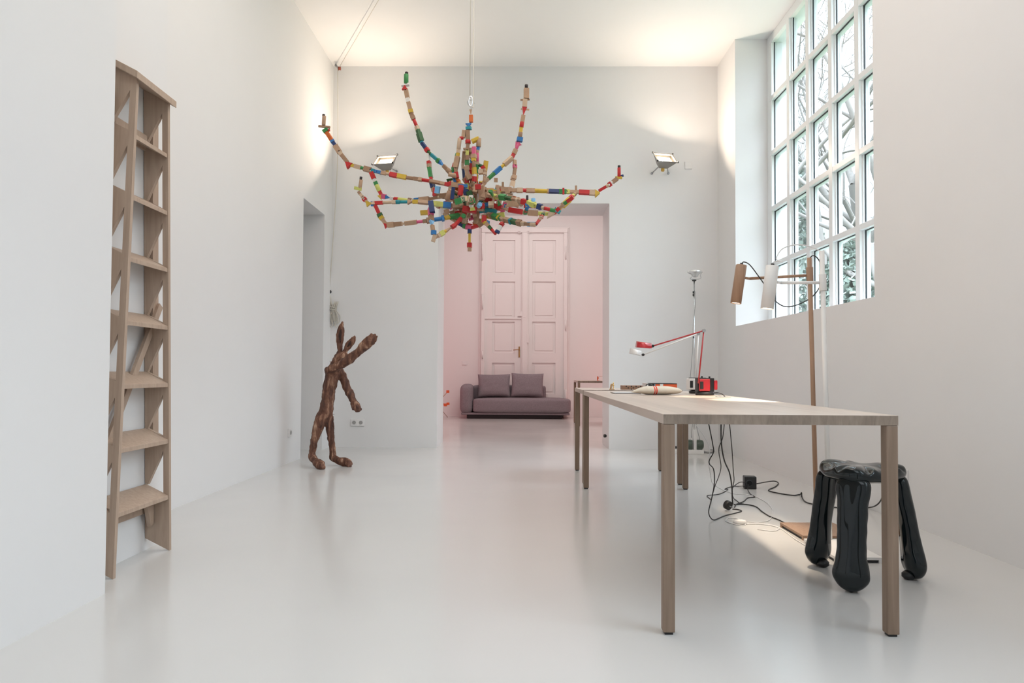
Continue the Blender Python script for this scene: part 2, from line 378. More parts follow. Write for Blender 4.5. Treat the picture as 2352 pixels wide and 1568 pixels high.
# ------------------------------------------------------------------ sofa
SOFA = mat('mauve_grey_wool', (.25, .21, .228), .9, spec=.15, bump=.25, bscale=260, var=.10, vscale=60)
SOFAB = mat('dark_plinth', (.03, .02, .022), .6)
SY = 12.72
s_l, s_r = at(1057, 930, 12.9).x, at(1310, 930, 12.9).x
sofa = thing('sofa', 'mauve grey upholstered sofa with one arm, in front of the tall double door', 'sofa', ((s_l+s_r)/2, 13.0, 0))
MB().box((s_l+.13, SY+.12, 0), (s_r-.16, 13.27, .075)).build('plinth', SOFAB, sofa, bevel=.008)
MB().box((s_l+.03, SY+.04, .075), (s_r-.02, 13.3, .115)).build('base_frame', SOFA, sofa, bevel=.012)
def puff(a, c, r, name, puffz=.0, puffx=0, puffy=0, parent=None):
    bm = bmesh.new(); bmesh.ops.create_cube(bm, size=1)
    A = Vector(a); C = Vector(c)
    bmesh.ops.subdivide_edges(bm, edges=bm.edges, cuts=9, use_grid_fill=True)
    for v in bm.verts:
        u = v.co*2
        q = Vector((u.x, u.y, u.z)); 
        hs = (C-A)/2
        p = Vector((u.x*hs.x, u.y*hs.y, u.z*hs.z))
        inner = Vector([max(-(hs[i]-r), min(hs[i]-r, p[i])) for i in range(3)])
        d = p-inner
        if d.length > 1e-9: p = inner+d.normalized()*min(r, d.length if max(abs(q.x), abs(q.y), abs(q.z)) < .999 else r)
        f = (1-q.x**2)*(1-q.y**2)
        p.z += puffz*f*(1 if q.z > 0 else 0)
        p.y += -puffy*(1-q.x**2)*(1-q.z**2)*(1 if q.y < 0 else 0)
        p.x += puffx*(1-q.y**2)*(1-q.z**2)*(1 if q.x > 0 else -1 if q.x < 0 else 0)
        v.co = p+(A+C)/2
    me = bpy.data.meshes.new(name); bm.to_mesh(me); bm.free(); me.materials.append(SOFA)
    for p in me.polygons: p.use_smooth = True
    o = bpy.data.objects.new(name, me); COL.objects.link(o); o.parent = parent
    if parent: o.matrix_parent_inverse = Matrix.Translation(parent.location).inverted()
    md = o.modifiers.new('s', 'SUBSURF'); md.levels = 1; md.render_levels = 1
    return o
xs = at(1085.5, 930, SY).x
puff((xs, SY, .112), (s_r, 13.3, .385), .055, 'seat_cushion', .012, 0, .012, sofa)
puff((s_l, SY+.01, .10), (xs+.0, 13.3, .635), .09, 'armrest', .015, .0, .01, sofa)
xb = at(1254, 900, 13.1).x
puff((xs-.05, 13.06, .33), (xb, 13.3, .63), .06, 'backrest', .0, 0, 0, sofa)
def pillow(name, cx, cy, cz, w_, h_, t_, tilt, m_, parent=None, label=None, roll=0, rz=0, sag=.0):
    n = 16; b = MB(); vs = []
    for side in (-1, 1):
        for i in range(n+1):
            for j in range(n+1):
                u = -1+2*i/n; v = -1+2*j/n
                k = (max(0, 1-abs(u)**2.6)*max(0, 1-abs(v)**2.6))**.42
                px_ = 1-.055*(1-abs(v)**2)*0; sh = 1-.05*(1-v*v)*(abs(u)**3); sv = 1-.06*(1-u*u)*(abs(v)**3)
                wr = .012*noise.noise(Vector((u*3+cx*5, v*3, side*2)))
                vs.append((u*w_/2*sh, side*(t_/2*k+.003)+wr*k, v*h_/2*sv))
    N = (n+1)**2
    for s_ in (0, 1):
        for i in range(n):
            for j in range(n):
                q = [s_*N+i*(n+1)+j, s_*N+(i+1)*(n+1)+j, s_*N+(i+1)*(n+1)+j+1, s_*N+i*(n+1)+j+1]
                b.f.append(tuple(q)); b.mi.append(0); b.sm.append(True)
    ring = [i*(n+1) for i in range(n+1)] + [n*(n+1)+j for j in range(1, n+1)] + [i*(n+1)+n for i in range(n-1, -1, -1)] + [j for j in range(n-1, 0, -1)]
    for a_, c_ in zip(ring, ring[1:]+ring[:1]): b.f.append((a_, c_, c_+N, a_+N)); b.mi.append(0); b.sm.append(True)
    M = TM((cx, cy, cz), Matrix.Rotation(rz, 4, 'Z') @ Matrix.Rotation(tilt, 4, 'X') @ Matrix.Rotation(roll, 4, 'Y'))
    b.v = [tuple(M @ Vector(v)) for v in vs]
    return b.build(name, m_, parent)
for px0, px1, pt, roll, lab in ((1097, 1173, 861, -.02, 'mauve grey square cushion leaning on the sofa beside its arm'), (1173.5, 1249, 859, .02, 'mauve grey square cushion leaning on the armless side of the sofa')):
    a = at(px0, 888, 13.0); c = at(px1, 888, 13.0); zt = at((px0+px1)/2, pt, 13.05).z
    o = pillow('cushion', (a.x+c.x)/2, 12.93, (zt+.395)/2+.016, c.x-a.x-.012, zt-.385, .15, -.2, SOFA, roll=roll*.6)
    tag(o, lab, 'cushion', 'cushions on the sofa')

# ------------------------------------------------------------------ ladder
lad = thing('step_ladder', 'pale wooden step ladder with cut-out sides leaning in the wall niche', 'ladder', (-1.76, 3.2, 0))
XF = -1.705; DEP = .118; TI = math.radians(27)
yl0, yr0 = at_x(262, 1332, XF).y, at_x(391, 1267, XF).y       # front edge at the floor
ztop = at_x(388, 237, XF).z
yl1, yr1 = at_x(317, 190, XF).y, at_x(388, 237, XF).y
fr_y = [1267, 1139, 1010, 879.5, 748, 615, 484, 352, 237]
zst = [at_x(384, y, XF).z for y in fr_y[1:8]]
zst_all = zst
def side(yb, yt, s_, name):
    th = .020
    def P(x, z):
        t = z/ztop; y = yb+(yt-yb)*t; return y
    b = MB(); k = math.tan(TI)
    def quad(p):  # polygon in x,z
        vs = [(x, P(x, z)-th/2, z) for x, z in p] + [(x, P(x, z)+th/2, z) for x, z in p]
        n = len(p)
        b.add(vs, [tuple(range(n-1, -1, -1)), tuple(range(n, 2*n))]+[(i, (i+1) % n, n+(i+1) % n, n+i) for i in range(n)])
    pw = .028                                # front post
    XBk = XF-DEP
    quad([(XF, .0), (XF, ztop), (XF-pw, ztop+pw*k), (XF-pw, pw*k)])
    lv = [0]+zst+[ztop+.02]
    # lower solid board
    zb = zst[0]
    quad([(XF-pw, pw*k), (XF-pw, zb+pw*k-.01), (XBk, zb+DEP*k-.01), (XBk, DEP*k)])
    for i in range(len(zst)):
        z0 = zst[i]; z1 = (zst+[ztop+.003])[i+1]
        ap = z1-.055+ (0 if i < 6 else 0)
        # solid triangle: apex at front post below the upper step, widening up; back edge vertical
        quad([(XF-pw, z1+pw*k), (XBk, z1+DEP*k), (XBk, z0+DEP*k), (XBk+.014, z0+(DEP-.014)*k), (XF-pw, ap-.0)])
    return b.build(name, BEIGE, lad)
side(yl0, yl1, 1, 'side_panel'); side(yr0, yr1, 1, 'side_panel')
def ladder_y(z): t = z/ztop; return yl0+(yl1-yl0)*t, yr0+(yr1-yr0)*t
for z in zst:
    a, c = ladder_y(z); k = math.tan(TI); th = .020
    b = MB(); b.prism([(XF-.004, a+.008, z-th), (XF-DEP+.004, a+.008, z+(DEP-.008)*k-th), (XF-DEP+.004, a+.008, z+(DEP-.008)*k), (XF-.004, a+.008, z)], (0, c-a-.016, 0))
    b.build('step', BEIGE, lad, bevel=.002)
a, c = ladder_y(ztop); k = math.tan(TI)
tl = at_x(313, 163, XF+.02); trr = at_x(404, 235, XF+.02)
MB().prism([(XF+.024, tl.y, ztop-.014), (XF-DEP-.02, tl.y, ztop+(DEP+.035)*k-.006), (XF-DEP-.02, tl.y, ztop+(DEP+.035)*k+.024), (XF+.024, tl.y, ztop+.018)], (0, trr.y-tl.y, 0)).build('top_board', BEIGE, lad, bevel=.002)
# folded rear frame behind the steps
for zz_, hgt in ((.215, .055), (1.98, .06)):
    a, c = ladder_y(zz_); MB().box((XM+.004, a+.012, zz_-hgt/2), (XM+.022, c-.012, zz_+hgt/2)).build('crossbar', BEIGE, lad, bevel=.002)
def strut(name, p, q, wd, rnd=False):
    p = Vector(p); q = Vector(q); d = (q-p).normalized(); s_ = d.cross(Vector((1, 0, 0))).normalized()*wd/2
    pts = [p-s_, p+s_, q+s_] + ([q+s_*math.cos(t)+d*wd/2*math.sin(t) for t in (PI*.2, PI*.35, PI*.5, PI*.65, PI*.8)] if rnd else []) + [q-s_]
    return MB().prism(pts, (.016, 0, 0)).build(name, BEIGE, lad, bevel=.001)
a0, c0 = ladder_y(.45); a1, c1 = ladder_y(2.05)
strut('rear_leg', (XM+.012, c0+.045, .42), (XM+.012, c1+.052, 2.085), .052, True)
strut('rear_leg', (XM+.012, a0-.045, .42), (XM+.012, a1-.040, 2.085), .052, True)
strut('diagonal_brace', (XM+.026, a0+.03, .52), (XM+.026, 3.37, 1.20), .036)
for zz_ in (.55, 1.95):
    a, c = ladder_y(zz_); MB().box((XM+.004, a-.05, zz_-.012), (XM+.013, c+.06, zz_+.012)).build('rear_rail', BEIGE, lad)
g0 = zst[0]; a, c = ladder_y(g0)
MB().prism([(XM+.03, c-.10, g0+.035), (XM+.03, c-.012, g0+.035), (XM+.03, c-.012, g0-.135), (XM+.03, c-.035, g0-.145)], (.02, 0, 0)).build('gusset', BEIGE, lad, bevel=.001)

# ------------------------------------------------------------------ floor lamps with cylinder shades
def rod(a, c, r, n=14): return MB().tube([a, c], r, n)
def cyl_lamp(label, M_, plate, pole_b, pole_t, joint, jz, head_top, head_bot, sr, cab, watt, cabm):
    r = thing('floor_lamp', label, 'lamp', (pole_b[0], pole_b[1], 0))
    x0, x1, y0, y1 = plate
    b = MB(); b.box((x0, y0, .014), (x1, y1, .026)); b.box((x0, y0, .0), (x0+.02, y0+.02, .014)); b.box((x1-.02, y0, .0), (x1, y0+.02, .014)); b.box((x0, y1-.02, 0), (x0+.02, y1, .014)); b.box((x1-.02, y1-.02, 0), (x1, y1, .014))
    bs = b.build('base_plate', M_, r)
    MB().box((x0+.008, y0+.008, .002), (x1-.008, y1-.008, .0145)).build('underside', BLACK, bs)
    pb = Vector(pole_b); ptp = Vector(pole_t); rod(pb, ptp, .0125).build('pole', M_, r)
    d = (ptp-pb).normalized(); j = pb+d*((jz-pb.z)/d.z)
    cl = rod(j-d*.042, j+d*.045, .0185, 18).build('clamp', M_, r, bevel=.001)
    ht = Vector(head_top); hb = Vector(head_bot); ax = (hb-ht).normalized(); je = Vector(joint)
    MB().tube([j, je], .0082, 12).build('arm', M_, r)
    hc = ht+ax*((je-ht).dot(ax)); e = hc+(je-hc).normalized()*(sr-.002)
    MB().tube([je, e], .0072, 12).build('swivel', M_, r)
    R = rot_to(ax, (0, 0, 1)); L = (hb-ht).length
    prof = [(.004, 0), (sr-.002, 0), (sr, .002), (sr, L), (sr-.003, L), (sr-.003, .06), (.004, .06)]
    sh = MB().lathe(prof, 40, TM(ht, R)).build('lamp_shade', M_, r)
    em = mat('warm_lamp_glow', (1, .9, .75), emit=(1, .86, .68), es=9)
    MB().lathe([(.001, L-.008), (sr-.0035, L-.008), (sr-.0035, L-.005), (.001, L-.005)], 32, TM(ht, R)).build('bulb', em, sh)
    MB().lathe([(.009, -.012), (.009, .001)], 14, TM(ht, R)).build('cable_gland', BLACK, sh)
    MB().tube(spline(cab, 10), .0032, 8).build('lamp_cable', cabm, r)
    ld = bpy.data.lights.new('lamp_beam', 'SPOT'); ld.energy = watt; ld.color = (1, .82, .62); ld.spot_size = math.radians(58); ld.spot_blend = .5; ld.shadow_soft_size = .02
    lo = bpy.data.objects.new('lamp_beam', ld); COL.objects.link(lo); lo.parent = r; lo.matrix_parent_inverse = Matrix.Translation(r.location).inverted()
    lo.matrix_basis = TM(hb+ax*.002, rot_to(ax, (0, 0, -1)))
    return r
Yw = at_z(1905, 1249).y
pw = at(1906, 1249, Yw); pt_ = at(1887.5, 576, Yw)
YH = Yw-.0
cyl_lamp('white floor lamp with cylinder shade, nearer of the two arm lamps behind the table', WHITEM, (1.475, 1.695, 3.215, 3.575), (pw.x, Yw, .026), (pt_.x, Yw, pt_.z),
         at(1794, 649, YH), at(1887, 649, Yw).z, at(1774, 610.5, YH), at(1762, 709, YH), .0325,
         [at(1774, 607, YH), at(1778, 601, YH), at(1790, 599.5, YH-.03), at(1797, 601, YH-.05), at(1786, 598, YH-.04), at(1784, 590, YH-.03), at(1795, 573, YH), at(1815, 564, YH+.02), at(1840, 562, YH+.02), at(1866, 568, YH+.02), at(1886, 578, Yw)], 34, WHITEC)
Yb = 3.88; pb_ = at(1876, 1211, Yb); pt_ = at(1859, 592, Yb); YH2 = 4.02
cyl_lamp('brown floor lamp with cylinder shade, farther of the two arm lamps behind the table', LAMPW, (1.497, 1.80, 3.635, 3.955), (pb_.x, Yb, .026), (pt_.x, Yb, pt_.z),
         at(1722, 639.5, YH2-.01), at(1861, 632, Yb).z, at(1703, 608.5, YH2), at(1690, 696.5, YH2), .031,
         [at(1703, 606, YH2), at(1709, 601.5, YH2), at(1722, 608, YH2-.02), at(1740, 631, YH2-.04), at(1754, 651, YH2-.05), at(1768, 675, YH2-.04), at(1782, 692, YH2-.03), at(1800, 703, YH2-.02), at(1820, 703, YH2), at(1845, 694, YH2), at(1868, 679, Yb+.03), at(1884, 655, Yb+.04), at(1889, 622, Yb+.03), at(1880, 596, Yb+.02), at(1868, 587, Yb+.01), at(1859, 593, Yb)], 24, BLACKC)

# ------------------------------------------------------------------ tall headlamp floor lamp by the back corner
GREEN = mat('dark_green_transformer', (.085, .115, .09), .4)
Yt = at_z(1590, 1043).y; bx = at_z(1590, 1043).x
tl_ = thing('headlight_floor_lamp', 'tall thin chrome floor lamp with a car headlight bulb in the back corner', 'lamp', (bx, Yt+.06, 0))
u = at(1546, 1040, Yt).x; v = at(1617, 1040, Yt).x
zb_ = at(1590, 1033, Yt).z
MB().box((u, Yt, 0), (v, Yt+.12, zb_)).build('base_plate', WHITEM, tl_, bevel=.004)
u = at(1592.5, 1000, Yt+.05).x; v = at(1599.5, 1000, Yt+.05).x
MB().box((u, Yt+.03, zb_), (v, Yt+.09, .26)).build('foot_bracket', WHITEM, tl_, bevel=.003)
cz = at(1590, 1021, Yt).z
for s_, px in ((-1, 1583), (1, 1605)):
    c = at(px, 1021, Yt+.05)
    q = MB().box((c.x-.028*1, Yt+.02, zb_+.003), (c.x+.03, Yt+.1, zb_+.103)); q.lathe([(.045, -.035), (.05, -.02), (.05, .02), (.045, .035)], 18, TM((c.x+s_*.012, Yt+.06, zb_+.052), Matrix.Rotation(PI/2, 4, 'Y')))
    q.build('transformer', GREEN, tl_, bevel=.003)
ptop = at(1594.5, 644, Yt+.06); pbot = at(1592, 1000, Yt+.06)
MB().tube([(ptop.x-.003, Yt+.06, .15), (ptop.x, Yt+.06, ptop.z)], .0065, 10).build('pole', CHROME, tl_)
hx, hz = at(1596.5, 626, Yt+.06).x, at(1596.5, 626, Yt+.06).z
hd = MB().lathe([(.012, -.052), (.03, -.045), (.042, -.02), (.078, -.002), (.084, .004), (.082, .014), (.06, .026), (.02, .033), (.002, .034)], 36, TM((hx, Yt+.06, hz)))
hd.build('headlight_bulb', mat('silvered_glass', (.78, .78, .77), .12, .7), tl_)
MB().lathe([(.022, 0), (.024, .006), (.024, .012), (.01, .014)], 20, TM((ptop.x, Yt+.06, ptop.z-.006))).build('bulb_holder', BLACK, tl_)
yoke = [(hx-.075, Yt+.06, hz-.004), (hx-.03, Yt+.03, hz-.035), (hx-.055, Yt+.04, hz-.062), (hx-.045, Yt+.06, hz-.072), (hx+.03, Yt+.06, hz-.072), (hx+.06, Yt+.05, hz-.06), (hx+.055, Yt+.05, hz-.03), (hx+.072, Yt+.06, hz-.004)]
MB().tube(spline(yoke, 6), .0028, 8).build('carrying_yoke', STEEL, tl_)
MB().tube(spline([at(1596, 645, Yt+.05), at(1594, 662, Yt+.05), at(1597.5, 675, Yt+.05), at(1597, 700, Yt+.05), at(1592.5, 745, Yt+.05), at(1591, 800, Yt+.05), at(1587, 850, Yt+.05), at(1585, 880, Yt+.05), at(1589, 905, Yt+.05), at(1591, 960, Yt+.04), at(1588, 1005, Yt+.03)], 6), .0028, 6).build('lamp_cable', GREYC, tl_)
for py in (671, 677.5, 774):
    q = at(1593, py, Yt+.06); MB().tube([(q.x, Yt+.06, q.z-.012), (q.x, Yt+.06, q.z+.012)], .010, 10).build('cable_clip', BLACK, tl_)

# ------------------------------------------------------------------ inflated steel stool
def lacquer():
    m = mat('black_green_high_gloss_lacquer', (.006, .011, .013), .05, .0, spec=.45)
    return m
PLOPP = lacquer()
fF, fL, fR = at_z(1953, 1362), at_z(1872, 1296), at_z(2110, 1330)
C = (fF+fL+fR)/3; C.z = 0
st = thing('inflated_stool', 'glossy black stool of inflated sheet metal under the table end', 'stool', C)
def stool_leg(foot):
    o_ = (foot-C); R0 = o_.length; o_ = o_.normalized(); tg = Vector((-o_.y, o_.x, 0))
    T = C+o_*.150+Vector((0, 0, .452)); Bp = C+o_*(R0-.01)+Vector((0, 0, .0))
    ax = (Bp-T); L = ax.length; ax = ax.normalized(); nn = ax.cross(tg).normalized()
    if nn.dot(o_) < 0: nn = -nn
    b = MB(); ns, nf = 44, 32; rows_ = []
    for i in range(ns+1):
        s_ = i/ns
        l = s_*L
        wm = .058+.010*math.exp(-((s_-.1)/.08)**2)+.014*math.exp(-((s_-.86)/.12)**2)-.003*math.exp(-((s_-.6)/.2)**2)
        dm = .030+.010*math.exp(-((s_-.8)/.22)**2)+.004*math.exp(-((s_-.3)/.2)**2)
        re = .075; endb = max(0, (l-(L-re))/re); endt = max(0, (.03-l)/.03)
        kb = math.sqrt(max(0, 1-endb**2)); kt = math.sqrt(max(0, 1-endt**2))
        w_ = wm*kb*(.55+.45*kt); d_ = dm*(kb**.8)*(.35+.65*kt)
        bow = .012*math.sin(PI*s_)
        c = T+ax*l+o_*bow*.7
        rows_.append(len(b.v))
        for j in range(nf):
            f_ = 2*PI*j/nf; cx_, sx_ = math.cos(f_), math.sin(f_)
            wr = 1+.018*math.sin(l*95+j)*abs(cx_)**6
            gro = 1-.22*math.exp(-(cx_/.25)**2)*math.exp(-(s_/.45)**2) + .07*math.sin(cx_*7+s_*3)*(1-abs(cx_))
            dd = d_*(abs(sx_)**.85)*(1 if sx_ >= 0 else -1)*gro
            b.v.append(tuple(c+tg*w_*cx_*wr+nn*dd))
    for i in range(ns):
        for j in range(nf):
            q = (j+1) % nf
            b.f.append((rows_[i]+j, rows_[i]+q, rows_[i+1]+q, rows_[i+1]+j)); b.mi.append(0); b.sm.append(True)
    b.f.append(tuple(rows_[0]+j for j in reversed(range(nf)))); b.f.append(tuple(rows_[-1]+j for j in range(nf))); b.mi += [0, 0]; b.sm += [True, True]
    lg = b.build('leg', PLOPP, st, sub=1)
    p = C+o_*(R0-.045)
    MB().lathe([(.004, .0), (.018, .002), (.028, .01), (.028, .024), (.018, .034)], 18, TM((p.x+o_.x*.004, p.y+o_.y*.004, 0))).build('rubber_foot', BLACK, lg)
for f_ in (fF, fL, fR): stool_leg(f_)
th0 = math.atan2(fF.y-C.y, fF.x-C.x)
b = MB(); nr, na = 22, 120; zc = .458
for sd in (1, -1):
    for i in range(nr+1):
        rr = i/nr
        for j in range(na):
            t = 2*PI*j/na; a = t-th0
            R_ = .168*(1+.105*math.cos(3*a)+.02*math.cos(6*a)) - .012*math.exp(-((((3*a+PI) % (2*PI))-PI)/.9)**2)*0
            h = .034*math.sqrt(max(0, 1-rr**4))+.002
            lob = math.cos(3*a)
            cre = .0045*math.sin(9*a+rr*2)*rr**3*(1-rr**8) + .012*lob*rr**2
            pin = -.028*math.exp(-((abs(((a*3+PI) % (2*PI))-PI)-1.05)/.26)**2)*rr**3*(1-rr**12)+.010*math.exp(-((abs(((a*3+PI) % (2*PI))-PI)-1.6)/.3)**2)*rr**3 if sd > 0 else 0
            z = zc+sd*h+(cre+pin if sd > 0 else -abs(cre)*.3) - .006*(1-rr)
            if rr > .98: z = zc+.012*lob*.4
            b.v.append((C.x+R_*rr*math.cos(t), C.y+R_*rr*math.sin(t), z))
N_ = (nr+1)*na
for s_ in (0, 1):
    for i in range(nr):
        for j in range(na):
            q = (j+1) % na; b.f.append((s_*N_+i*na+j, s_*N_+i*na+q, s_*N_+(i+1)*na+q, s_*N_+(i+1)*na+j)); b.mi.append(0); b.sm.append(True)
for j in range(na):
    q = (j+1) % na; b.f.append((nr*na+j, nr*na+q, N_+nr*na+q, N_+nr*na+j)); b.mi.append(0); b.sm.append(True)
so = b.build('seat', PLOPP, st)
bm = bmesh.new(); bm.from_mesh(so.data); bmesh.ops.remove_doubles(bm, verts=bm.verts, dist=.0004); bmesh.ops.recalc_face_normals(bm, faces=bm.faces); bm.to_mesh(so.data); bm.free()
for p in so.data.polygons: p.use_smooth = True
md = so.modifiers.new('s', 'SUBSURF'); md.levels = 1; md.render_levels = 1

# ------------------------------------------------------------------ carved hare figure
def bark():
    m = bpy.data.materials.new('carved_dark_wood'); m.use_nodes = True; nt = m.node_tree; b_ = nt.nodes['Principled BSDF']
    tc = nt.nodes.new('ShaderNodeTexCoord'); mp = nt.nodes.new('ShaderNodeMapping'); mp.inputs['Scale'].default_value = (22, 22, 5)
    nt.links.new(tc.outputs['Object'], mp.inputs['Vector'])
    n = nt.nodes.new('ShaderNodeTexNoise'); n.inputs['Scale'].default_value = 1; n.inputs['Detail'].default_value = 7; n.inputs['Roughness'].default_value = .65; n.inputs['Distortion'].default_value = .8
    nt.links.new(mp.outputs['Vector'], n.inputs['Vector'])
    r = nt.nodes.new('ShaderNodeValToRGB'); e = r.color_ramp.elements
    e[0].position = .30; e[0].color = (.030, .012, .008, 1); e[1].position = .70; e[1].color = (.62, .43, .30, 1)
    for p_, c_ in ((.44, (.10, .038, .022)), (.54, (.17, .070, .040)), (.61, (.30, .155, .095))):
        q = e.new(p_); q.color = (*c_, 1)
    nt.links.new(n.outputs['Fac'], r.inputs['Fac']); nt.links.new(r.outputs['Color'], b_.inputs['Base Color'])
    b_.inputs['Roughness'].default_value = .65
    bp = nt.nodes.new('ShaderNodeBump'); bp.inputs['Strength'].default_value = .8; bp.inputs['Distance'].default_value = .012
    nt.links.new(n.outputs['Fac'], bp.inputs['Height']); nt.links.new(bp.outputs['Normal'], b_.inputs['Normal'])
    return m
BARK = bark()
YH_ = 6.32
zf = Vector((0, 0, 0))
hare = thing('hare_sculpture', 'dark carved wooden hare standing upright with one arm thrown up', 'sculpture', (at_z(760, 1070).x, YH_, 0))
J = {}; ED = []
def jn(k, px, py, dy, r, link=None, fl=1.0):
    J[k] = (at(px, py, YH_+dy), r, fl)
    if link: ED.append((link, k))
jn('pel', 748, 950, 0, .066)
jn('bel', 752, 922, 0, .058, 'pel'); jn('mid', 757, 890, 0, .060, 'bel'); jn('che', 765, 856, 0, .068, 'mid'); jn('nec', 773, 836, -.01, .056, 'che')
jn('hea', 780, 822, -.01, .054, 'nec'); jn('hd2', 790, 820, -.04, .046, 'hea'); jn('sno', 800, 829, -.08, .032, 'hd2')
jn('e1a', 780, 806, 0, .021, 'hea'); jn('e1b', 780, 790, 0, .033, 'e1a', .6); jn('e1c', 781, 770, 0, .042, 'e1b', .45); jn('e1d', 784, 752, 0, .031, 'e1c', .5); jn('e1e', 786.5, 740, 0, .010, 'e1d')
jn('e2a', 791, 808, -.02, .024, 'hd2'); jn('e2b', 797, 798, -.03, .032, 'e2a', .6); jn('e2c', 804, 788, -.03, .036, 'e2b', .45); jn('e2d', 811, 779, -.04, .026, 'e2c', .5); jn('e2e', 815, 773.5, -.04, .012, 'e2d')
jn('s1', 756, 850, -.06, .042, 'che'); jn('a1', 775, 841, -.11, .040, 's1'); jn('a2', 796, 830, -.15, .038, 'a1'); jn('a3', 806, 823, -.17, .044, 'a2')
jn('a4', 822, 808, -.18, .038, 'a3'); jn('a5', 838, 793, -.19, .046, 'a4'); jn('a6', 849, 783, -.20, .050, 'a5', .8); jn('a7', 855, 778, -.20, .044, 'a6', .7)
jn('f1', 861, 769, -.19, .011, 'a7'); jn('f2', 864.5, 773, -.21, .011, 'a7'); jn('f3', 862, 780, -.21, .010, 'a7'); jn('f4', 853, 768, -.2, .012, 'a6')
jn('s2', 780, 851, .05, .042, 'che'); jn('b1', 788, 868, .06, .040, 's2'); jn('b2', 797, 891, .06, .038, 'b1'); jn('b3', 806, 908, .04, .035, 'b2'); jn('b4', 811, 920, .02, .032, 'b3'); jn('b5', 816, 931, .0, .042, 'b4', .8); jn('b6', 820, 935, -.01, .040, 'b5', .8)
jn('g1', 827.5, 939, -.03, .014, 'b6'); jn('g2', 825, 943, -.05, .013, 'b6'); jn('g3', 819, 943.5, -.05, .012, 'b6'); jn('g4', 811, 940, -.04, .012, 'b5')
jn('l1', 737, 964, -.02, .056, 'pel'); jn('l2', 729, 988, -.03, .046, 'l1'); jn('l3', 722, 1013, -.04, .034, 'l2'); jn('l4', 717, 1037, -.03, .029, 'l3'); jn('l5', 716.5, 1050, -.03, .034, 'l4')
jn('l6', 724, 1058, -.10, .034, 'l5'); jn('l7', 731, 1064, -.15, .044, 'l6', .8); jn('l8', 738, 1068.5, -.19, .040, 'l7', .8)
jn('t1', 735, 1075, -.22, .014, 'l8'); jn('t2', 740, 1075, -.23, .014, 'l8'); jn('t3', 744.5, 1073.5, -.22, .014, 'l8')
jn('r1', 755, 966, .02, .044, 'pel'); jn('r2', 759, 990, .03, .037, 'r1'); jn('r3', 762, 1015, .04, .032, 'r2'); jn('r4', 764, 1036, .05, .028, 'r3'); jn('r5', 765, 1051, .05, .034, 'r4')
jn('r6', 776, 1057, .02, .034, 'r5'); jn('r7', 790, 1060, .0, .040, 'r6', .85); jn('r8', 801, 1063, -.02, .034, 'r7', .8)
jn('u1', 808, 1065.5, -.02, .014, 'r8'); jn('u2', 806, 1069, -.05, .014, 'r8'); jn('u3', 800, 1070, -.06, .014, 'r8')
b = MB(); rh = random.Random(4)
def ico(c, r, fl=1.0, ax=None):
    n = 10; prof = [(max(.0005, r*math.sin(PI*i/n)), -r*math.cos(PI*i/n)) for i in range(n+1)]
    M = TM(c) @ Matrix.Diagonal((1, fl, 1, 1)); b.lathe(prof, 14, M)
for k in J: ico(*J[k])
for p_, q_ in ED:
    P0, r0, f0 = J[p_]; P1, r1, f1 = J[q_]; n = 6; k0 = len(b.v)
    pts = [P0.lerp(P1, i/n) for i in range(n+1)]; rr = [r0+(r1-r0)*i/n for i in range(n+1)]
    b.tube(pts, rr, 14)
    for i in range(n+1):
        f = f0+(f1-f0)*i/n
        for j in range(14):
            v = Vector(b.v[k0+i*14+j]); v.y = pts[i].y+(v.y-pts[i].y)*f; b.v[k0+i*14+j] = tuple(v)
# raised ridges along trunk and limbs, as on the carved wood
def ridge(names_, off, r):
    P3 = [J[n_][0]+Vector((J[n_][1]*off*.8, -J[n_][1]*.78, 0)) for n_ in names_]; b.tube(spline(P3, 5), r, 8)
ridge(('nec', 'che', 'mid', 'bel', 'pel'), -.55, .012); ridge(('che', 'mid', 'bel', 'pel', 'r1'), .25, .012); ridge(('che', 'mid', 'bel', 'pel', 'l1', 'l2'), -.1, .011); ridge(('pel', 'l1', 'l2', 'l3'), -.5, .010)
ridge(('s1', 'a1', 'a2', 'a3'), .0, .012); ridge(('a3', 'a4', 'a5', 'a6'), .1, .010); ridge(('s2', 'b1', 'b2', 'b3'), -.2, .010); ridge(('r1', 'r2', 'r3', 'r4'), -.2, .009); ridge(('l2', 'l3', 'l4'), .2, .009)
ho = b.build('body', BARK, hare)
rm = ho.modifiers.new('fuse', 'REMESH'); rm.mode = 'VOXEL'; rm.voxel_size = .0065; rm.use_smooth_shade = True
sm_ = ho.modifiers.new('smooth', 'SMOOTH'); sm_.factor = .5; sm_.iterations = 3
tx = bpy.data.textures.new('carve', 'CLOUDS'); tx.noise_scale = .05; tx.noise_depth = 3
dp = ho.modifiers.new('disp', 'DISPLACE'); dp.texture = tx; dp.strength = .022; dp.mid_level = .5; dp.texture_coords = 'LOCAL'
EARD = mat('dark_ear_hollow', (.035, .016, .012), .8, bump=.5, bscale=60)
for pts, wd in (([(782, 786), (781.5, 770), (784, 756)], .013), ([(798, 797), (803, 789), (807, 783)], .012)):
    P3 = [at(x, y, YH_-.013 if pts[0][0] < 790 else YH_-.045) for x, y in pts]
    q = MB().tube(spline(P3, 6), [wd*math.sin(PI*(i+.6)/(2*6+1.6))+.001 for i in range(13)], 10)
    q.build('inner_ear', EARD, hare)
for a_, c_, dy in (((762, 833), (757, 829), -.04), ((763, 951), (769, 951), -.03), ((737, 975), (739, 987), -.06)):
    MB().tube([at(*a_, YH_+dy), at(*c_, YH_+dy-.01)], [.004, .001], 6).build('twig', BARK, hare)

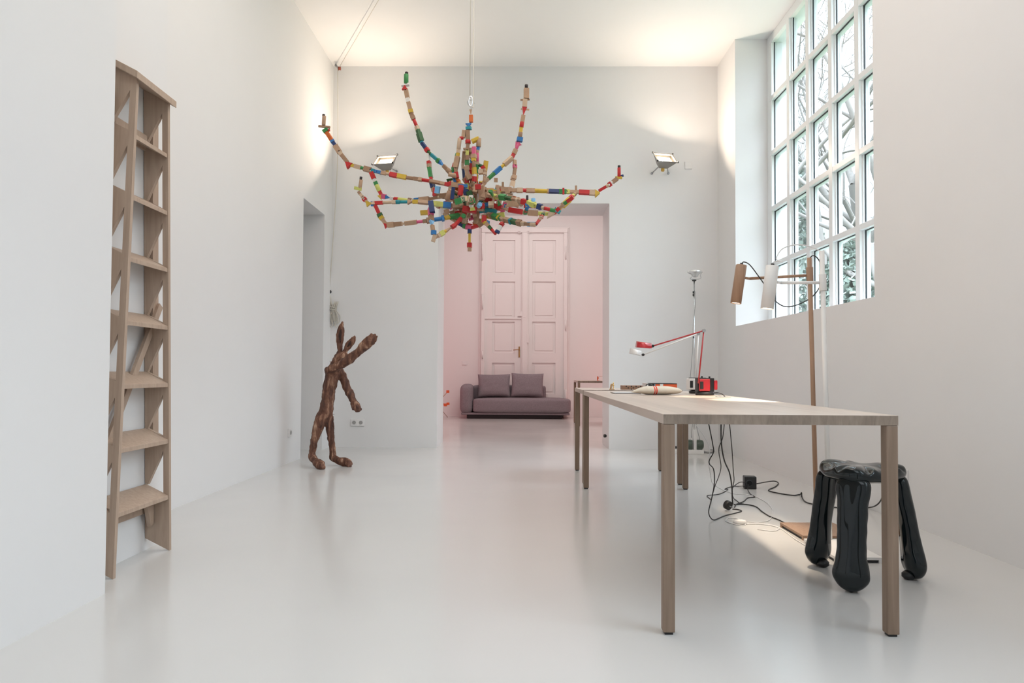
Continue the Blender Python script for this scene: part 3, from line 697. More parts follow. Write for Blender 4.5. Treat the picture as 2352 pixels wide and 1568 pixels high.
# ------------------------------------------------------------------ chandelier of toy building blocks
rnd = random.Random(11)
YC = 4.5
cols = {'nat': (.42, .265, .165), 'nat2': (.53, .38, .26), 'nat3': (.31, .18, .105), 'red': (.48, .022, .022), 'yel': (.58, .38, .04), 'lime': (.55, .55, .14), 'grn': (.04, .22, .06), 'dgr': (.03, .10, .03),
        'blu': (.03, .17, .42), 'nav': (.02, .04, .13), 'tea': (.02, .24, .28), 'lbl': (.22, .48, .75), 'pnk': (.60, .10, .20), 'wht': (.72, .68, .64), 'org': (.62, .14, .03), 'blk': (.03, .02, .02)}
cm = {k: mat('block_'+k, c, .5, spec=.4, var=.08, vscale=30) for k, c in cols.items()}
ck = list(cols); weights = {'nat': 31, 'nat2': 15, 'nat3': 16, 'red': 16, 'yel': 7, 'lime': 3, 'grn': 6, 'dgr': 3, 'blu': 5, 'nav': 4, 'tea': 3, 'lbl': 2, 'pnk': 2, 'wht': 3, 'org': 2}
def pick(): return rnd.choices(list(weights), list(weights.values()))[0]
blocks = []   # (center, direction, length, width, kind, colour)
def P(p, d=0.0): return at(p[0], p[1], YC+d)
def chain(pts, wpx=9, lpx=17, cseq=None, jit=.12):
    """pts: (px,py,depth offset)"""
    W = [P(p, p[2]) for p in pts]
    cum = [0]
    for a_, c_ in zip(W, W[1:]): cum.append(cum[-1]+(c_-a_).length)
    def pos(l):
        l = min(max(l, 0), cum[-1])
        for i in range(len(W)-1):
            if l <= cum[i+1]+1e-9: return W[i].lerp(W[i+1], (l-cum[i])/max(1e-9, cum[i+1]-cum[i]))
        return W[-1]
    l = 0; k = 0; u_ = 1/348
    while l < cum[-1]-.008:
        ln = lpx*u_*rnd.choice((.45, .7, .9, 1.1, 1.6, 1.3, .55)); ln = min(ln, cum[-1]-l)
        nxt = [c_ for c_ in cum if l+.012 < c_ < l+ln]
        if nxt: ln = nxt[0]-l
        a_ = pos(l); c_ = pos(l+ln); d = (c_-a_)
        if d.length < .006: l += ln; continue
        w_ = wpx*u_*rnd.choice((.75, .95, 1.05, 1.25, .85))
        kd = rnd.choices(('box', 'cyl', 'hex', 'tri', 'arch'), (60, 18, 8, 7, 5))[0]
        if ln > .06 and kd == 'tri': kd = 'box'
        col = cseq[k] if cseq and k < len(cseq) else pick()
        blocks.append(((a_+c_)/2, d.normalized(), d.length*1.04, w_, kd, col)); k += 1
        l += ln
# left long arm and its branch
chain([(1066, 428, 0), (1030, 424, .02), (985, 415, .05), (930, 407, .08), (860, 393, .1), (806, 379, .1)], 9.5, 17)
chain([(803, 379, .1), (780, 350, .1), (762, 322, .1), (746, 297, .1)], 10, 18)
chain([(853, 396, .1), (865, 425, .1), (876, 448, .1)], 10, 18, ['red', 'wht', 'grn', 'lime'])
chain([(877, 450, .1), (905, 456, .09), (945, 461, .05), (985, 457, .02), (1025, 450, 0)], 9, 17, ['pnk', 'blu', 'wht', 'red', 'lime'])
# lower left arm
chain([(823, 440, -.1), (835, 455, -.1), (846, 467, -.1)], 8, 10)
chain([(852, 467, -.1), (900, 464, -.1), (960, 463, -.1), (1035, 472, -.05), (1060, 478, 0)], 10, 20)
chain([(862, 472, -.1), (874, 497, -.1), (887, 516, -.1)], 10, 16, ['red', 'dgr', 'yel'])
chain([(890, 517, -.1), (930, 513, -.12), (980, 507, -.14), (1020, 501, -.12), (1075, 490, 0)], 9, 17)
# tall left arm with branch
chain([(932, 205, .15), (938, 235, .15), (945, 262, .15), (957, 290, .15), (969, 328, .13), (985, 350, .11), (1010, 372, .08), (1040, 402, .04), (1063, 430, 0)], 9.5, 17, ['nat', 'wht', 'nat', 'yel', 'nat3', 'nat3', 'red', 'nat2', 'dgr', 'dgr'])
chain([(984, 354, .11), (986, 385, .1), (991, 415, .08), (997, 440, .05)], 10, 16, ['wht', 'red', 'nat', 'grn', 'red'])
chain([(999, 445, .04), (1020, 452, 0), (1040, 455, 0)], 10, 14)
chain([(988, 466, -.1), (990, 495, -.14), (993, 520, -.18), (997, 543, -.2)], 9, 14)
chain([(1000, 545, -.2), (1020, 533, -.18), (1045, 517, -.14), (1060, 500, -.08)], 8.5, 13)
# tall right arm
chain([(1206, 228, .12), (1205, 246, .12), (1202, 265, .12), (1197, 295, .12), (1193, 325, .12)], 11, 18, ['nat2', 'red', 'nat', 'red', 'yel', 'nat3'])
chain([(1192, 328, .12), (1176, 362, .1), (1150, 385, .07), (1122, 410, .04), (1098, 432, 0)], 9.5, 17, ['pnk', 'nat', 'red', 'nat2', 'yel', 'blu', 'grn', 'nat2', 'red', 'blu'])
chain([(1182, 368, .1), (1183, 390, .09), (1179, 412, .07), (1174, 436, .05)], 10, 16, ['nat', 'pnk', 'nat3', 'nat'])
# long right arm with hook tip
chain([(1092, 438, 0), (1150, 437, .02), (1200, 437, .05), (1260, 439, .1), (1330, 441, .12), (1366, 443, .12)], 9.5, 19, ['nat', 'nat', 'tea', 'red', 'nat3', 'nat', 'nat2', 'red', 'nat', 'yel', 'nat', 'nav', 'grn', 'lime', 'nat', 'red', 'nat2', 'dgr', 'nat', 'grn'])
chain([(1376, 438, .12), (1398, 425, .12), (1418, 410, .12)], 9, 12, ['red', 'nat2', 'red', 'wht'])
chain([(1322, 444, .12), (1308, 458, .08), (1288, 477, .04), (1272, 489, 0)], 10, 16, ['nat', 'lime', 'red', 'yel', 'nat'])
chain([(1262, 491, 0), (1235, 490, -.02), (1200, 487, -.03), (1165, 481, -.03), (1110, 468, 0)], 10.5, 20, ['lime', 'nat', 'nat', 'red', 'nat', 'red', 'grn', 'yel', 'nat', 'nat3'])
# middle right arm toward the camera
chain([(1120, 446, -.1), (1150, 452, -.2), (1185, 458, -.3), (1215, 466, -.35), (1250, 478, -.4), (1275, 484, -.4)], 9, 14)
chain([(1278, 484, -.4), (1295, 468, -.42), (1318, 452, -.45)], 8, 12)
chain([(1212, 465, -.35), (1210, 480, -.3), (1206, 490, -.2)], 7, 10)
# lower right arms
chain([(1120, 492, -.05), (1150, 502, -.15), (1175, 508, -.22), (1205, 514, -.3), (1230, 516, -.32)], 9.5, 14)
chain([(1232, 514, -.32), (1242, 500, -.28), (1250, 488, -.1)], 7, 12)
chain([(1108, 505, -.1), (1125, 522, -.16), (1138, 537, -.2)], 9, 12, ['yel', 'nat', 'dgr', 'red'])
chain([(1141, 535, -.2), (1150, 518, -.2), (1162, 502, -.15)], 9, 14, ['nav', 'wht', 'red'])
# arms running straight at the camera and away from it
chain([(1075, 470, 0), (1085, 462, -.35), (1068, 455, -.7), (1052, 462, -.95)], 10, 16)
chain([(1080, 450, 0), (1100, 448, .3), (1120, 440, .6), (1150, 440, .85)], 10, 16)
chain([(1060, 445, 0), (1030, 462, .35), (1015, 470, .7), (990, 470, .9)], 10, 16)
# bowl underneath and hanging spike
chain([(1036, 498, -.05), (1050, 512, -.05), (1065, 520, -.05), (1082, 523, -.05), (1100, 518, -.05), (1115, 505, -.05)], 9, 13, ['nat', 'nav', 'grn', 'pnk', 'red', 'nat3', 'yel'])
chain([(1036, 500, .1), (1060, 514, .12), (1090, 516, .12), (1115, 500, .1)], 9, 13)
for py_, l_, w2, c_ in ((531, 10, 9, 'nav'), (547, 22, 5.5, 'yel'), (563, 11, 10, 'red'), (572, 9, 9, 'nat')): blocks.append((at(1078.5, py_, YC-.05), Vector((0, 0, 1)), l_/348, w2/348, 'box', c_))
# centre column and side columns
chain([(1081, 252, 0), (1082, 265, 0), (1082, 282, 0)], 7, 12, ['nat', 'org', 'tea', 'nat2'])
chain([(1076, 284, 0), (1077, 300, 0)], 13, 14, ['blu', 'tea'])
chain([(1074, 300, 0), (1075, 330, 0), (1073, 345, 0), (1073, 380, 0), (1072, 410, 0), (1074, 450, 0), (1076, 500, 0)], 10, 20)
chain([(1082, 342, .05), (1084, 380, .05), (1082, 430, .03)], 10, 18)
chain([(1089, 338, -.05), (1088, 370, -.06), (1090, 405, -.05), (1088, 440, -.03)], 9, 16)
chain([(1066, 348, .04), (1063, 380, .05), (1066, 415, .04)], 9, 17)
chain([(1050, 352, .02), (1040, 385, .04), (1046, 425, .02)], 8, 15)
chain([(1066, 300, 0), (1064, 316, 0), (1056, 318, 0), (1053, 345, 0), (1051, 360, 0), (1046, 385, 0), (1050, 408, 0)], 9, 16, ['nat', 'red', 'nat2', 'nat2', 'yel', 'nat'])
chain([(1084, 325, 0), (1100, 318, 0), (1099, 337, 0), (1096, 352, 0), (1096, 372, 0), (1094, 400, 0), (1094, 430, 0)], 9, 15, ['yel', 'nat', 'blu', 'nat', 'pnk', 'nat2', 'grn', 'yel'])
chain([(1098, 378, 0), (1108, 382, 0), (1115, 395, 0), (1112, 420, 0), (1104, 445, 0)], 9, 15, ['dgr', 'red', 'nat', 'nat2'])
# dense core
def axisish():
    k = rnd.random(); j = lambda a: rnd.uniform(-a, a)
    if k < .42: return Vector((j(.35), j(.4), 1)).normalized()
    if k < .78: return Vector((1, j(.5), j(.35))).normalized()
    return Vector((j(.5), 1, j(.4))).normalized()
for i in range(105):
    p = Vector((rnd.gauss(0, .085), rnd.gauss(0, .12), rnd.gauss(0, .10)))
    if p.length > .25: p *= .25/p.length
    c = at(1078, 462, YC)+p
    if c.z < 1.90: c.z = 1.90+rnd.random()*.15
    blocks.append((c, axisish(), rnd.choice((.028, .036, .045, .06, .075, .09)), rnd.choice((.02, .024, .027, .03, .036)), rnd.choices(('box', 'cyl', 'tri', 'arch', 'hex'), (66, 14, 9, 7, 4))[0], pick()))
for i in range(42):
    px = rnd.gauss(1138, 30); py = 474+rnd.gauss(0, 15)
    c = at(px, py, YC+rnd.gauss(0, .12))
    if rnd.random() < .35: c.x -= .30
    blocks.append((c, axisish(), rnd.choice((.03, .045, .06, .08)), rnd.choice((.022, .028, .034)), rnd.choices(('box', 'cyl', 'tri', 'arch', 'hex'), (60, 15, 12, 8, 5))[0], pick()))
# pieces set at the bends and tips
U = 1/348
def special(px, py, dy, d, ln, w_, kd, c): blocks.append((at(px, py, YC+dy), Vector(d).normalized(), ln*U, w_*U, kd, c))
special(803, 378, .1, (1, 0, .3), 16, 17, 'tri', 'red'); special(744, 277, .1, (.05, 0, 1), 22, 9, 'cyl', 'nat'); special(745, 291, .1, (1, 0, -.1), 28, 4.5, 'box', 'nat3'); special(743.5, 265, .1, (.05, 0, 1), 5, 7, 'cyl', 'blk'); special(752, 299, .1, (1, 0, .1), 12, 5, 'box', 'red')
special(933, 182, .15, (0, 0, 1), 24, 11, 'cyl', 'grn'); special(934, 168, .15, (0, 0, 1), 5, 8, 'cyl', 'blk'); special(931, 195, .15, (1, 0, .1), 19, 9, 'hex', 'wht'); special(930, 201, .15, (0, 0, 1), 11, 14, 'tri', 'red')
special(828, 423, -.1, (.15, 0, 1), 20, 8, 'cyl', 'nat'); special(829, 409, -.1, (.1, 0, 1), 6, 6, 'cyl', 'blk'); special(822, 433, -.1, (1, 0, -.2), 16, 7, 'box', 'lime'); special(848, 467, -.1, (1, 0, .2), 13, 14, 'tri', 'yel'); special(855, 468, -.1, (0, 0, 1), 10, 6, 'box', 'blu')
special(876, 450, .1, (1, 0, 1), 13, 13, 'tri', 'yel'); special(889, 517, -.1, (1, 0, .3), 12, 13, 'tri', 'red'); special(1002, 442, .04, (.1, 0, 1), 18, 15, 'box', 'red')
special(1209, 215, .12, (0, 0, 1), 24, 12, 'box', 'nat'); special(1209, 198, .12, (0, 0, 1), 7, 8, 'cyl', 'blk'); special(1206, 229, .12, (1, 0, .05), 22, 3.5, 'box', 'nat3'); special(1206, 251, .12, (1, 0, -.12), 20, 4, 'box', 'nat2'); special(1191, 332, .12, (1, 0, -.1), 15, 13, 'tri', 'pnk')
special(1372, 444, .12, (1, 0, .1), 12, 18, 'tri', 'yel'); special(1422, 396, .12, (0, 0, 1), 22, 8, 'cyl', 'red'); special(1422, 383, .12, (0, 0, 1), 6, 7, 'cyl', 'blk'); special(1425, 405, .12, (1, 0, .3), 15, 5, 'box', 'nav'); special(1421, 408, .12, (1, 0, 0), 16, 6, 'box', 'yel')
special(1294, 439, .1, (0, 0, 1), 15, 4.5, 'box', 'red'); special(1323, 433, .12, (0, 0, 1), 14, 5, 'box', 'nat'); special(1155, 427, .02, (0, 0, 1), 18, 5, 'box', 'nat3'); special(1174, 437, .05, (.1, 0, 1), 18, 11, 'hex', 'wht')
special(1267, 490, 0, (1, 0, -.2), 16, 26, 'tri', 'nat2'); special(1280, 484, -.05, (1, 0, -.6), 16, 8, 'box', 'tea'); special(1219, 515, -.3, (1, 0, 0), 16, 10, 'box', 'lbl'); special(1233, 512, -.3, (1, 0, .8), 10, 9, 'tri', 'tea'); special(1213, 472, -.35, (1, 0, -.6), 14, 5, 'cyl', 'blu')
special(1211, 455, -.35, (0, 0, 1), 12, 5, 'cyl', 'blk'); special(1225, 462, -.36, (0, 0, 1), 12, 9, 'cyl', 'lbl'); special(997, 547, -.2, (.3, 0, 1), 16, 9, 'box', 'nat2'); special(996, 534, -.2, (0, 0, 1), 9, 12, 'hex', 'blu')
special(1048, 392, 0, (.3, 0, 1), 34, 11, 'tri', 'nat3'); special(1175, 467, -.1, (1, 0, .1), 30, 14, 'arch', 'nat'); special(1188, 463, -.1, (0, 0, 1), 12, 9, 'box', 'yel'); special(1082, 462, -.2, (0, 0, 1), 26, 8, 'box', 'wht')
special(1075, 345, .02, (1, 0, 0), 22, 10, 'arch', 'nat'); special(1058, 437, -.15, (.1, 0, 1), 22, 11, 'hex', 'red'); special(1065, 445, -.08, (.3, 0, 1), 24, 16, 'box', 'nav'); special(1112, 503, -.12, (.1, 0, 1), 16, 10, 'box', 'red'); special(1065, 496, -.15, (0, 1, 0), 10, 10, 'cyl', 'grn')
def block_mesh(mb, c, d, ln, w_, kd, mi, spin):
    R = rot_to(d) @ Matrix.Rotation(spin, 4, 'Z'); M = TM(c, R); h = ln/2; a = w_/2
    if kd == 'box': mb.box((-a, -a*.85, -h), (a, a*.85, h), mi, M)
    elif kd == 'cyl': mb.lathe([(a*.92, -h), (a, -h+.001), (a, h-.001), (a*.92, h)], 12, M, mi)
    elif kd == 'hex': mb.lathe([(a*1.1, -h), (a*1.1, h)], 6, M, mi, False)
    elif kd == 'tri': mb.prism([(-a, -a*.6, -h), (a, -a*.6, -h), (0, -a*.6, h)], (0, a*1.2, 0), mi, M)
    else:
        n = 8; pts = [(-a, -a*.6, -h), (-a, -a*.6, h), (a, -a*.6, h), (a, -a*.6, -h), (a*.55, -a*.6, -h)] + [(a*.55*math.cos(PI*i/n), -a*.6, -h+a*.8*math.sin(PI*i/n)) for i in range(1, n)] + [(-a*.55, -a*.6, -h)]
        k = len(pts)
        mb.prism(pts, (0, a*1.2, 0), mi, M)
ch = thing('block_chandelier', 'spider-like chandelier built of coloured and natural toy building blocks', 'chandelier', at(1080, 470, YC))
# biggest as parts of their own, the many small rest in one mesh
order = sorted(range(len(blocks)), key=lambda i: -blocks[i][2]*blocks[i][3]*(3 if blocks[i][0].y < YC+.2 else 1))
big = set(order[:100]); rest = MB()
names = list(cm)
for i, (c, d, ln, w_, kd, col) in enumerate(blocks):
    spin = rnd.uniform(-.25, .25)+(0 if abs(d.z) > .5 or True else 0)
    if i in big:
        q = MB(); block_mesh(q, c, d, ln, w_, kd, 0, spin); q.build('toy_block', cm[col], ch)
    else: block_mesh(rest, c, d, ln, w_, kd, names.index(col), spin)
ro = rest.build('small_toy_blocks', [cm[k] for k in names], ch); ro['kind'] = 'stuff'
# hook above it
hk = at(1082, 250, YC)
MB().tube(spline([hk+Vector((0, 0, -.02)), hk+Vector((0, 0, .012)), hk+Vector((-.02, 0, .03)), hk+Vector((-.02, 0, .055)), hk+Vector((.01, 0, .058)), hk+Vector((.022, 0, .035))], 6), .0028, 8).build('hook', STEEL, ch)
kb_ = at(1081, 233, YC)
lp = [kb_+Vector((.012*math.cos(t), 0, .033*math.sin(t))) for t in [2*PI*i/24 for i in range(25)]]
MB().tube(lp, .006, 8, cap=False).build('carabiner', CHROME, ch)
# hanging rope: two strands up to the ceiling
rp = thing('hanging_rope', 'pair of thin pale ropes from which the block chandelier hangs', 'rope', at(1083, 100, YC))
zr = ZC-.01
x1_ = at(1079.5, 222, YC); x2_ = at(1087, 250, YC)
MB().tube([x1_, (x1_.x, YC, zr)], .0035, 6).build('rope_strand', ROPE, rp)
MB().tube(spline([at(1083, 244, YC-.01), at(1088, 246, YC-.01), x2_+Vector((0, 0, .02))+Vector((0, 0, .05))], 4)+[Vector((x2_.x, YC, zr-.02))], .003, 6).build('rope_strand', ROPE, rp)
MB().lathe([(.05, -.02), (.05, .0)], 20, TM((x1_.x+.01, YC, ZC-.0))).build('ceiling_plate', STEEL, rp)
fx = at(775, 157, YB-.12)
# guide pulley in the back left corner and the rope that runs to it
pl = thing('rope_pulley', 'small steel and brown rope pulley high in the back left corner', 'pulley', (fx.x, YB-.06, fx.z))
a_ = at(770, 147, YB-.02)
MB().tube([(a_.x, YB, a_.z), (a_.x, YB-.03, a_.z)], .02, 10).build('wall_plate', STEEL, pl)
MB().tube([(a_.x, YB-.03, a_.z), at(779, 160, YB-.10)], .010, 8).build('bracket', STEEL, pl)
q = at(780, 157, YB-.12); MB().lathe([(.022, -.012), (.015, 0), (.022, .012)], 18, TM(q, Matrix.Rotation(PI/2, 4, 'Y'))).build('wheel', mat('brown_pulley_wheel', (.30, .06, .03), .5), pl)
tr_ = thing('guide_rope', 'thin pale rope running from the ceiling down into the back left corner', 'rope', q)
MB().tube([(x1_.x-.02, YC, ZC-.03), q+Vector((0, 0, .02))], .0032, 6).build('long_span', ROPE, tr_)
hkp = at(757.5, 670, YB-.02)
MB().tube(spline([q+Vector((-.02, 0, 0)), (q.x-.03, YB-.06, 3.2), (hkp.x, YB-.03, hkp.z+.02)], 5), .0045, 6).build('drop_span', ROPE, tr_)
wh = MB().lathe([(.012, 0), (.012, .02), (.022, .026), (.022, .034), (.008, .04)], 16, TM((hkp.x, YB, hkp.z), Matrix.Rotation(PI/2, 4, 'X'))).build('wall_hook', BLACK)
tag(wh, 'small black wall hook holding the coiled rope in the back left corner', 'hook')
cb = MB()
for i in range(9):
    cx_ = at(757+i*2.6, 700, YB).x; w_ = .03+.006*(i % 3); lo_ = at(765, 735+(i*7) % 17, YB).z; y_ = YB-.012-.006*(i % 4)
    tx_ = at(762+i*1.2, 712, YB)
    loop = [Vector((hkp.x, YB-.03, hkp.z)), Vector((hkp.x*.5+tx_.x*.5-.01, y_, tx_.z+.07)), Vector((tx_.x, y_, tx_.z)), Vector((cx_-w_*.6, y_, (tx_.z+lo_)/2)), Vector((cx_-w_*.3, y_, lo_)), Vector((cx_+w_*.3, y_-.004, lo_)), Vector((cx_+w_*.55, y_-.006, (tx_.z+lo_)/2)), Vector((tx_.x+.012, y_-.006, tx_.z)), Vector((tx_.x+.03, y_, tx_.z+.08+.01*(i % 3)))]
    cb.tube(spline(loop, 6), .0042, 6)
p_ = at(765, 712, YB); cb.tube([p_+Vector((.03*math.cos(t)-.005, -.03-.018*math.sin(t), .004*t)) for t in [i*.5 for i in range(26)]], .0055, 6)
tag(cb.build('rope_coil', ROPE), 'coil of cream rope hanging on the back left wall above the hare', 'rope')

# ------------------------------------------------------------------ floodlights on the back wall
HOUS = mat('grey_floodlight_housing', (.30, .28, .26), .4, .5)
REFL = mat('warm_reflector', (.42, .37, .30), .5, .2)
GLOW = mat('halogen_glow', (1, .9, .8), emit=(1, .88, .72), es=6)
KNOB = mat('yellow_knob', (.55, .33, .06), .4)
def flood(px, py, pan, label, pw_, feet):
    c = at(px, py, YB-.27); r = thing('wall_floodlight', label, 'lamp', c)
    R = Matrix.Rotation(pan, 4, 'Z') @ Matrix.Rotation(math.radians(42), 4, 'X')   # local -y = facing, tilted up
    # local frame: x width, z up, faces -y
    M = TM(c, Matrix.Rotation(pan, 4, 'Z') @ Matrix.Rotation(-math.radians(44), 4, 'X'))
    w_, h_, d_ = .122, .092, .115
    fr_ = [(-w_, 0, -h_), (w_, 0, -h_), (w_, 0, h_), (-w_, 0, h_)]
    bk = [(-w_*.42, d_, -h_*.45), (w_*.42, d_, -h_*.45), (w_*.42, d_, h_*.45), (-w_*.42, d_, h_*.45)]
    inn = [(x*.9, .004, z*.86) for x, _, z in fr_]; ib = [(x*.7, .05, z*.7) for x, _, z in fr_]
    b = MB(); b.add(fr_+bk, [(0, 1, 5, 4), (1, 2, 6, 5), (2, 3, 7, 6), (3, 0, 4, 7), (4, 5, 6, 7)], 0, False, M)
    b.add(fr_+inn, [(0, 1, 5, 4), (1, 2, 6, 5), (2, 3, 7, 6), (3, 0, 4, 7)], 0, False, M)
    hs = b.build('housing', HOUS, r)
    b = MB(); b.add(inn+ib, [(0, 1, 5, 4), (1, 2, 6, 5), (2, 3, 7, 6), (3, 0, 4, 7), (4, 5, 6, 7)], 0, False, M); b.build('reflector', REFL, hs)
    b = MB(); b.box((-w_*.62, .025, -h_*.5), (w_*.62, .03, h_*.5), 0, M); b.build('halogen_lamp', GLOW, hs)
    for sx in (-1, 1):
        for sz in (-1, 1): MB().box((sx*w_-.007, -.008, sz*h_-.007), (sx*w_+.007, .008, sz*h_+.007), 0, M).build('corner_clip', BLACK, hs)
    kn = M @ Vector((0, d_, -h_*.3)); MB().lathe([(.016, -.03), (.02, -.02), (.02, .0), (.012, .01)], 12, TM(kn+Vector((0, 0, -.012)))).build('tilt_knob', KNOB, r)
    for sx, ft_ in zip((-1, 1), feet):
        p = M @ Vector((sx*w_*.35, d_*.8, -h_*.3)); e = at(ft_[0], ft_[1], YB-.004)
        MB().tube([p, e], .0065, 8).build('wall_strut', STEEL, r)
        MB().tube([e+Vector((0, -.012, 0)), e+Vector((0, .004, 0))], .013, 10).build('strut_foot', STEEL, r)
    ld = bpy.data.lights.new('flood_beam', 'AREA'); ld.shape = 'RECTANGLE'; ld.size = w_*1.15; ld.size_y = h_*.95; ld.energy = pw_; ld.color = (1, .83, .66)
    lo = bpy.data.objects.new('flood_beam', ld); COL.objects.link(lo); lo.parent = r; lo.matrix_parent_inverse = Matrix.Translation(r.location).inverted()
    lo.matrix_basis = M @ TM((0, .018, 0), Matrix.Rotation(-PI/2, 4, 'X'))
flood(884, 366, math.radians(-14), 'lit halogen floodlight left of the chandelier on the back wall', 11, ((874, 399), (911, 393)))
flood(1528, 361, math.radians(14), 'lit halogen floodlight on the back wall, right of the lounge opening', 11, ((1497, 398), (1535, 398)))

# ------------------------------------------------------------------ sockets and plates
def plate(name, label, c, w_, h_, axis, n=1, m_=SOCK, th=.012):
    b = MB()
    if axis == 'y': b.box((c.x-w_/2, c.y-th, c.z-h_/2), (c.x+w_/2, c.y, c.z+h_/2)); o = b.build(name, m_, None, bevel=.003)
    elif axis == 'x': b.box((c.x, c.y-w_/2, c.z-h_/2), (c.x+th, c.y+w_/2, c.z+h_/2)); o = b.build(name, m_, None, bevel=.003)
    else: b.box((c.x-th, c.y-w_/2, c.z-h_/2), (c.x, c.y+w_/2, c.z+h_/2)); o = b.build(name, m_, None, bevel=.003)
    for i in range(n):
        off = (i-(n-1)/2)*w_/max(1, n)
        if n > 1 or name == 'wall_socket':
            if axis == 'y': M = TM((c.x+off, c.y-th-.001, c.z), Matrix.Rotation(PI/2, 4, 'X'))
            else: M = TM((c.x+(th+.001 if axis == 'x' else -th-.001), c.y+off, c.z), Matrix.Rotation(PI/2 if axis == 'x' else -PI/2, 4, 'Y'))
            q = MB().lathe([(.021, 0), (.021, .002), (.018, .002), (.018, -.004)], 20, M)
            q.build('socket_well', SOCKD, o)
    return tag(o, label, 'socket' if 'socket' in name else 'wall plate')
plate('wall_socket', 'white double wall socket behind the hare on the back wall', at(821.5, 970, YB), .155, .08, 'y', 2)
plate('wall_socket', 'white wall socket low on the left wall beside the doorway', at_x(665, 993, XL), .10, .08, 'x', 1)
plate('wall_socket', 'white wall socket above the stool on the right wall', at_x(2078, 1093, XR), .085, .085, '-x', 1)
plate('cover_plate', 'small white cover plate right of the right floodlight', at(1581, 380, YB), .085, .085, 'y', 0)
plate('wall_socket', 'white socket on the back wall behind the desk lamp base', at(1598, 887, YB), .075, .15, 'y', 1)
plate('light_switch', 'pale switch plate left of the lounge door', at(1067, 833, YE), .10, .08, 'y', 0)
so_ = at(1383, 1008, 8.3)
tag(MB().lathe([(.012, 0), (.02, .01), (.02, .03), (.012, .035)], 14, TM((ox1, 8.1, .13), Matrix.Rotation(-PI/2, 4, 'Y'))).build('door_stop', BLACK), 'small black door stop low on the lounge opening jamb', 'door stop')

# ------------------------------------------------------------------ things on the tables
TZ = .74
def desk_lamp(label, Mt, Ma, base_px, head, j2, j1, foot, Y, sh0=0.0, armr=.0046):
    bp_ = at_z(*base_px, TZ); r = thing('desk_lamp', label, 'lamp', (bp_.x, bp_.y, TZ))
    bx_, by_ = bp_.x, bp_.y+.055
    MB().lathe([(.052, 0), (.057, .003), (.057, .016), (.05, .02), (.03, .021)], 36, TM((bx_, by_, TZ))).build('base', BLACK, r)
    z0 = TZ+.022
    MB().box((bx_-.052, by_-.03, z0), (bx_+.052, by_+.035, z0+.086)).build('transformer_core', BLACK, r, bevel=.003)
    MB().box((bx_-.044+sh0, by_-.044, z0+.004), (bx_+.024+sh0, by_+.045, z0+.080)).build('transformer_cover', Mt, r, bevel=.006)
    MB().box((bx_+.050, by_-.036, z0+.012), (bx_+.072, by_+.034, z0+.072)).build('transformer_cover', Mt, r, bevel=.006)
    MB().box((bx_-.040+sh0, by_-.048, z0+.018), (bx_-.020+sh0, by_-.043, z0+.064)).build('switch_panel', BLACK, r, bevel=.001)
    MB().lathe([(.006, 0), (.006, .01)], 10, TM((bx_+.03, by_, z0+.086))).build('terminal', BLACK, r)
    ft, p1, p2 = Vector(foot), Vector(j1), Vector(j2)
    MB().tube([ft, p1], armr, 10).build('lower_arm', Ma, r)
    MB().tube([p1, p2], armr, 10).build('upper_arm', Ma, r)
    MB().tube([p1+Vector((0, -.009, 0)), p1+Vector((0, .009, 0))], .011, 16).build('elbow_joint', STEEL, r)
    MB().tube([p2+Vector((0, -.010, 0)), p2+Vector((0, .010, 0))], .009, 14).build('head_joint', BLACK, r)
    a, c = Vector(head[0]), Vector(head[1]); d = (c-a); L = d.length; d = d.normalized(); up = Vector((0, 0, 1)); s_ = d.cross(up).normalized(); up = s_.cross(d)
    b = MB(); n = 14; hr = .028
    for k, p in enumerate((a, a+d*L)):
        for i in range(n+1):
            t = PI*i/n; b.v.append(tuple(p+s_*hr*math.cos(t)+up*(hr*1.35*math.sin(t)*(1 if k == 0 else .85))))
        for i in range(n+1):
            t = PI*i/n; b.v.append(tuple(p+s_*(hr-.003)*math.cos(t)+up*((hr-.003)*1.35*math.sin(t)*(1 if k == 0 else .85))))
    m_ = n+1
    for i in range(n):
        b.f.append((i, i+1, 2*m_+i+1, 2*m_+i)); b.f.append((m_+i, m_+i+1, 3*m_+i+1, 3*m_+i)); b.f.append((i, i+1, m_+i+1, m_+i)); b.f.append((2*m_+i, 2*m_+i+1, 3*m_+i+1, 3*m_+i))
        b.mi += [0]*4; b.sm += [True, True, False, False]
    b.f.append(tuple(range(m_))); b.f.append(tuple(range(2*m_, 3*m_))); b.mi += [0, 0]; b.sm += [False, False]
    b.build('lamp_head', Mt, r)
    return r
Yr = at_z(1624, 908, TZ).y+.05
desk_lamp('red jointed desk lamp with a red head, at the far end of the long table', RED, REDM, (1624, 908), (at(1461, 797, Yr), at(1495, 799.5, Yr)), at(1499, 794.5, Yr), at(1616.5, 759, Yr), at(1604, 880, Yr-.035), Yr)
Yw2 = at_z(1610, 903.5, TZ).y+.09
q0 = at_z(1606, 903.5, TZ)
desk_lamp('white jointed desk lamp half hidden behind the red desk lamp', WHITEM, WHITEM, (1607, 904), (at(1446, 811.5, Yw2), at(1471, 816, Yw2)), at(1477, 814.5, Yw2), at(1604, 766, Yw2), at(1598, 884, Yw2-.02), Yw2, -.022)
gp = at_z(1661, 911.5, TZ)
gr = MB().box((gp.x-.037, gp.y-.03, TZ), (gp.x+.037, gp.y+.03, TZ+.003)).build('cable_grommet', STEEL, None, bevel=.001); tag(gr, 'flat metal cable cover set in the long tabletop beside the red lamp', 'cable cover')
MC = MB().tube(spline([at(1640, 902, Yr), at(1650, 902, Yr-.03), at(1659, 905, gp.y+.05), at(1665, 910.5, gp.y), Vector((gp.x+.01, gp.y, TZ+.002))], 8), .0028, 8)
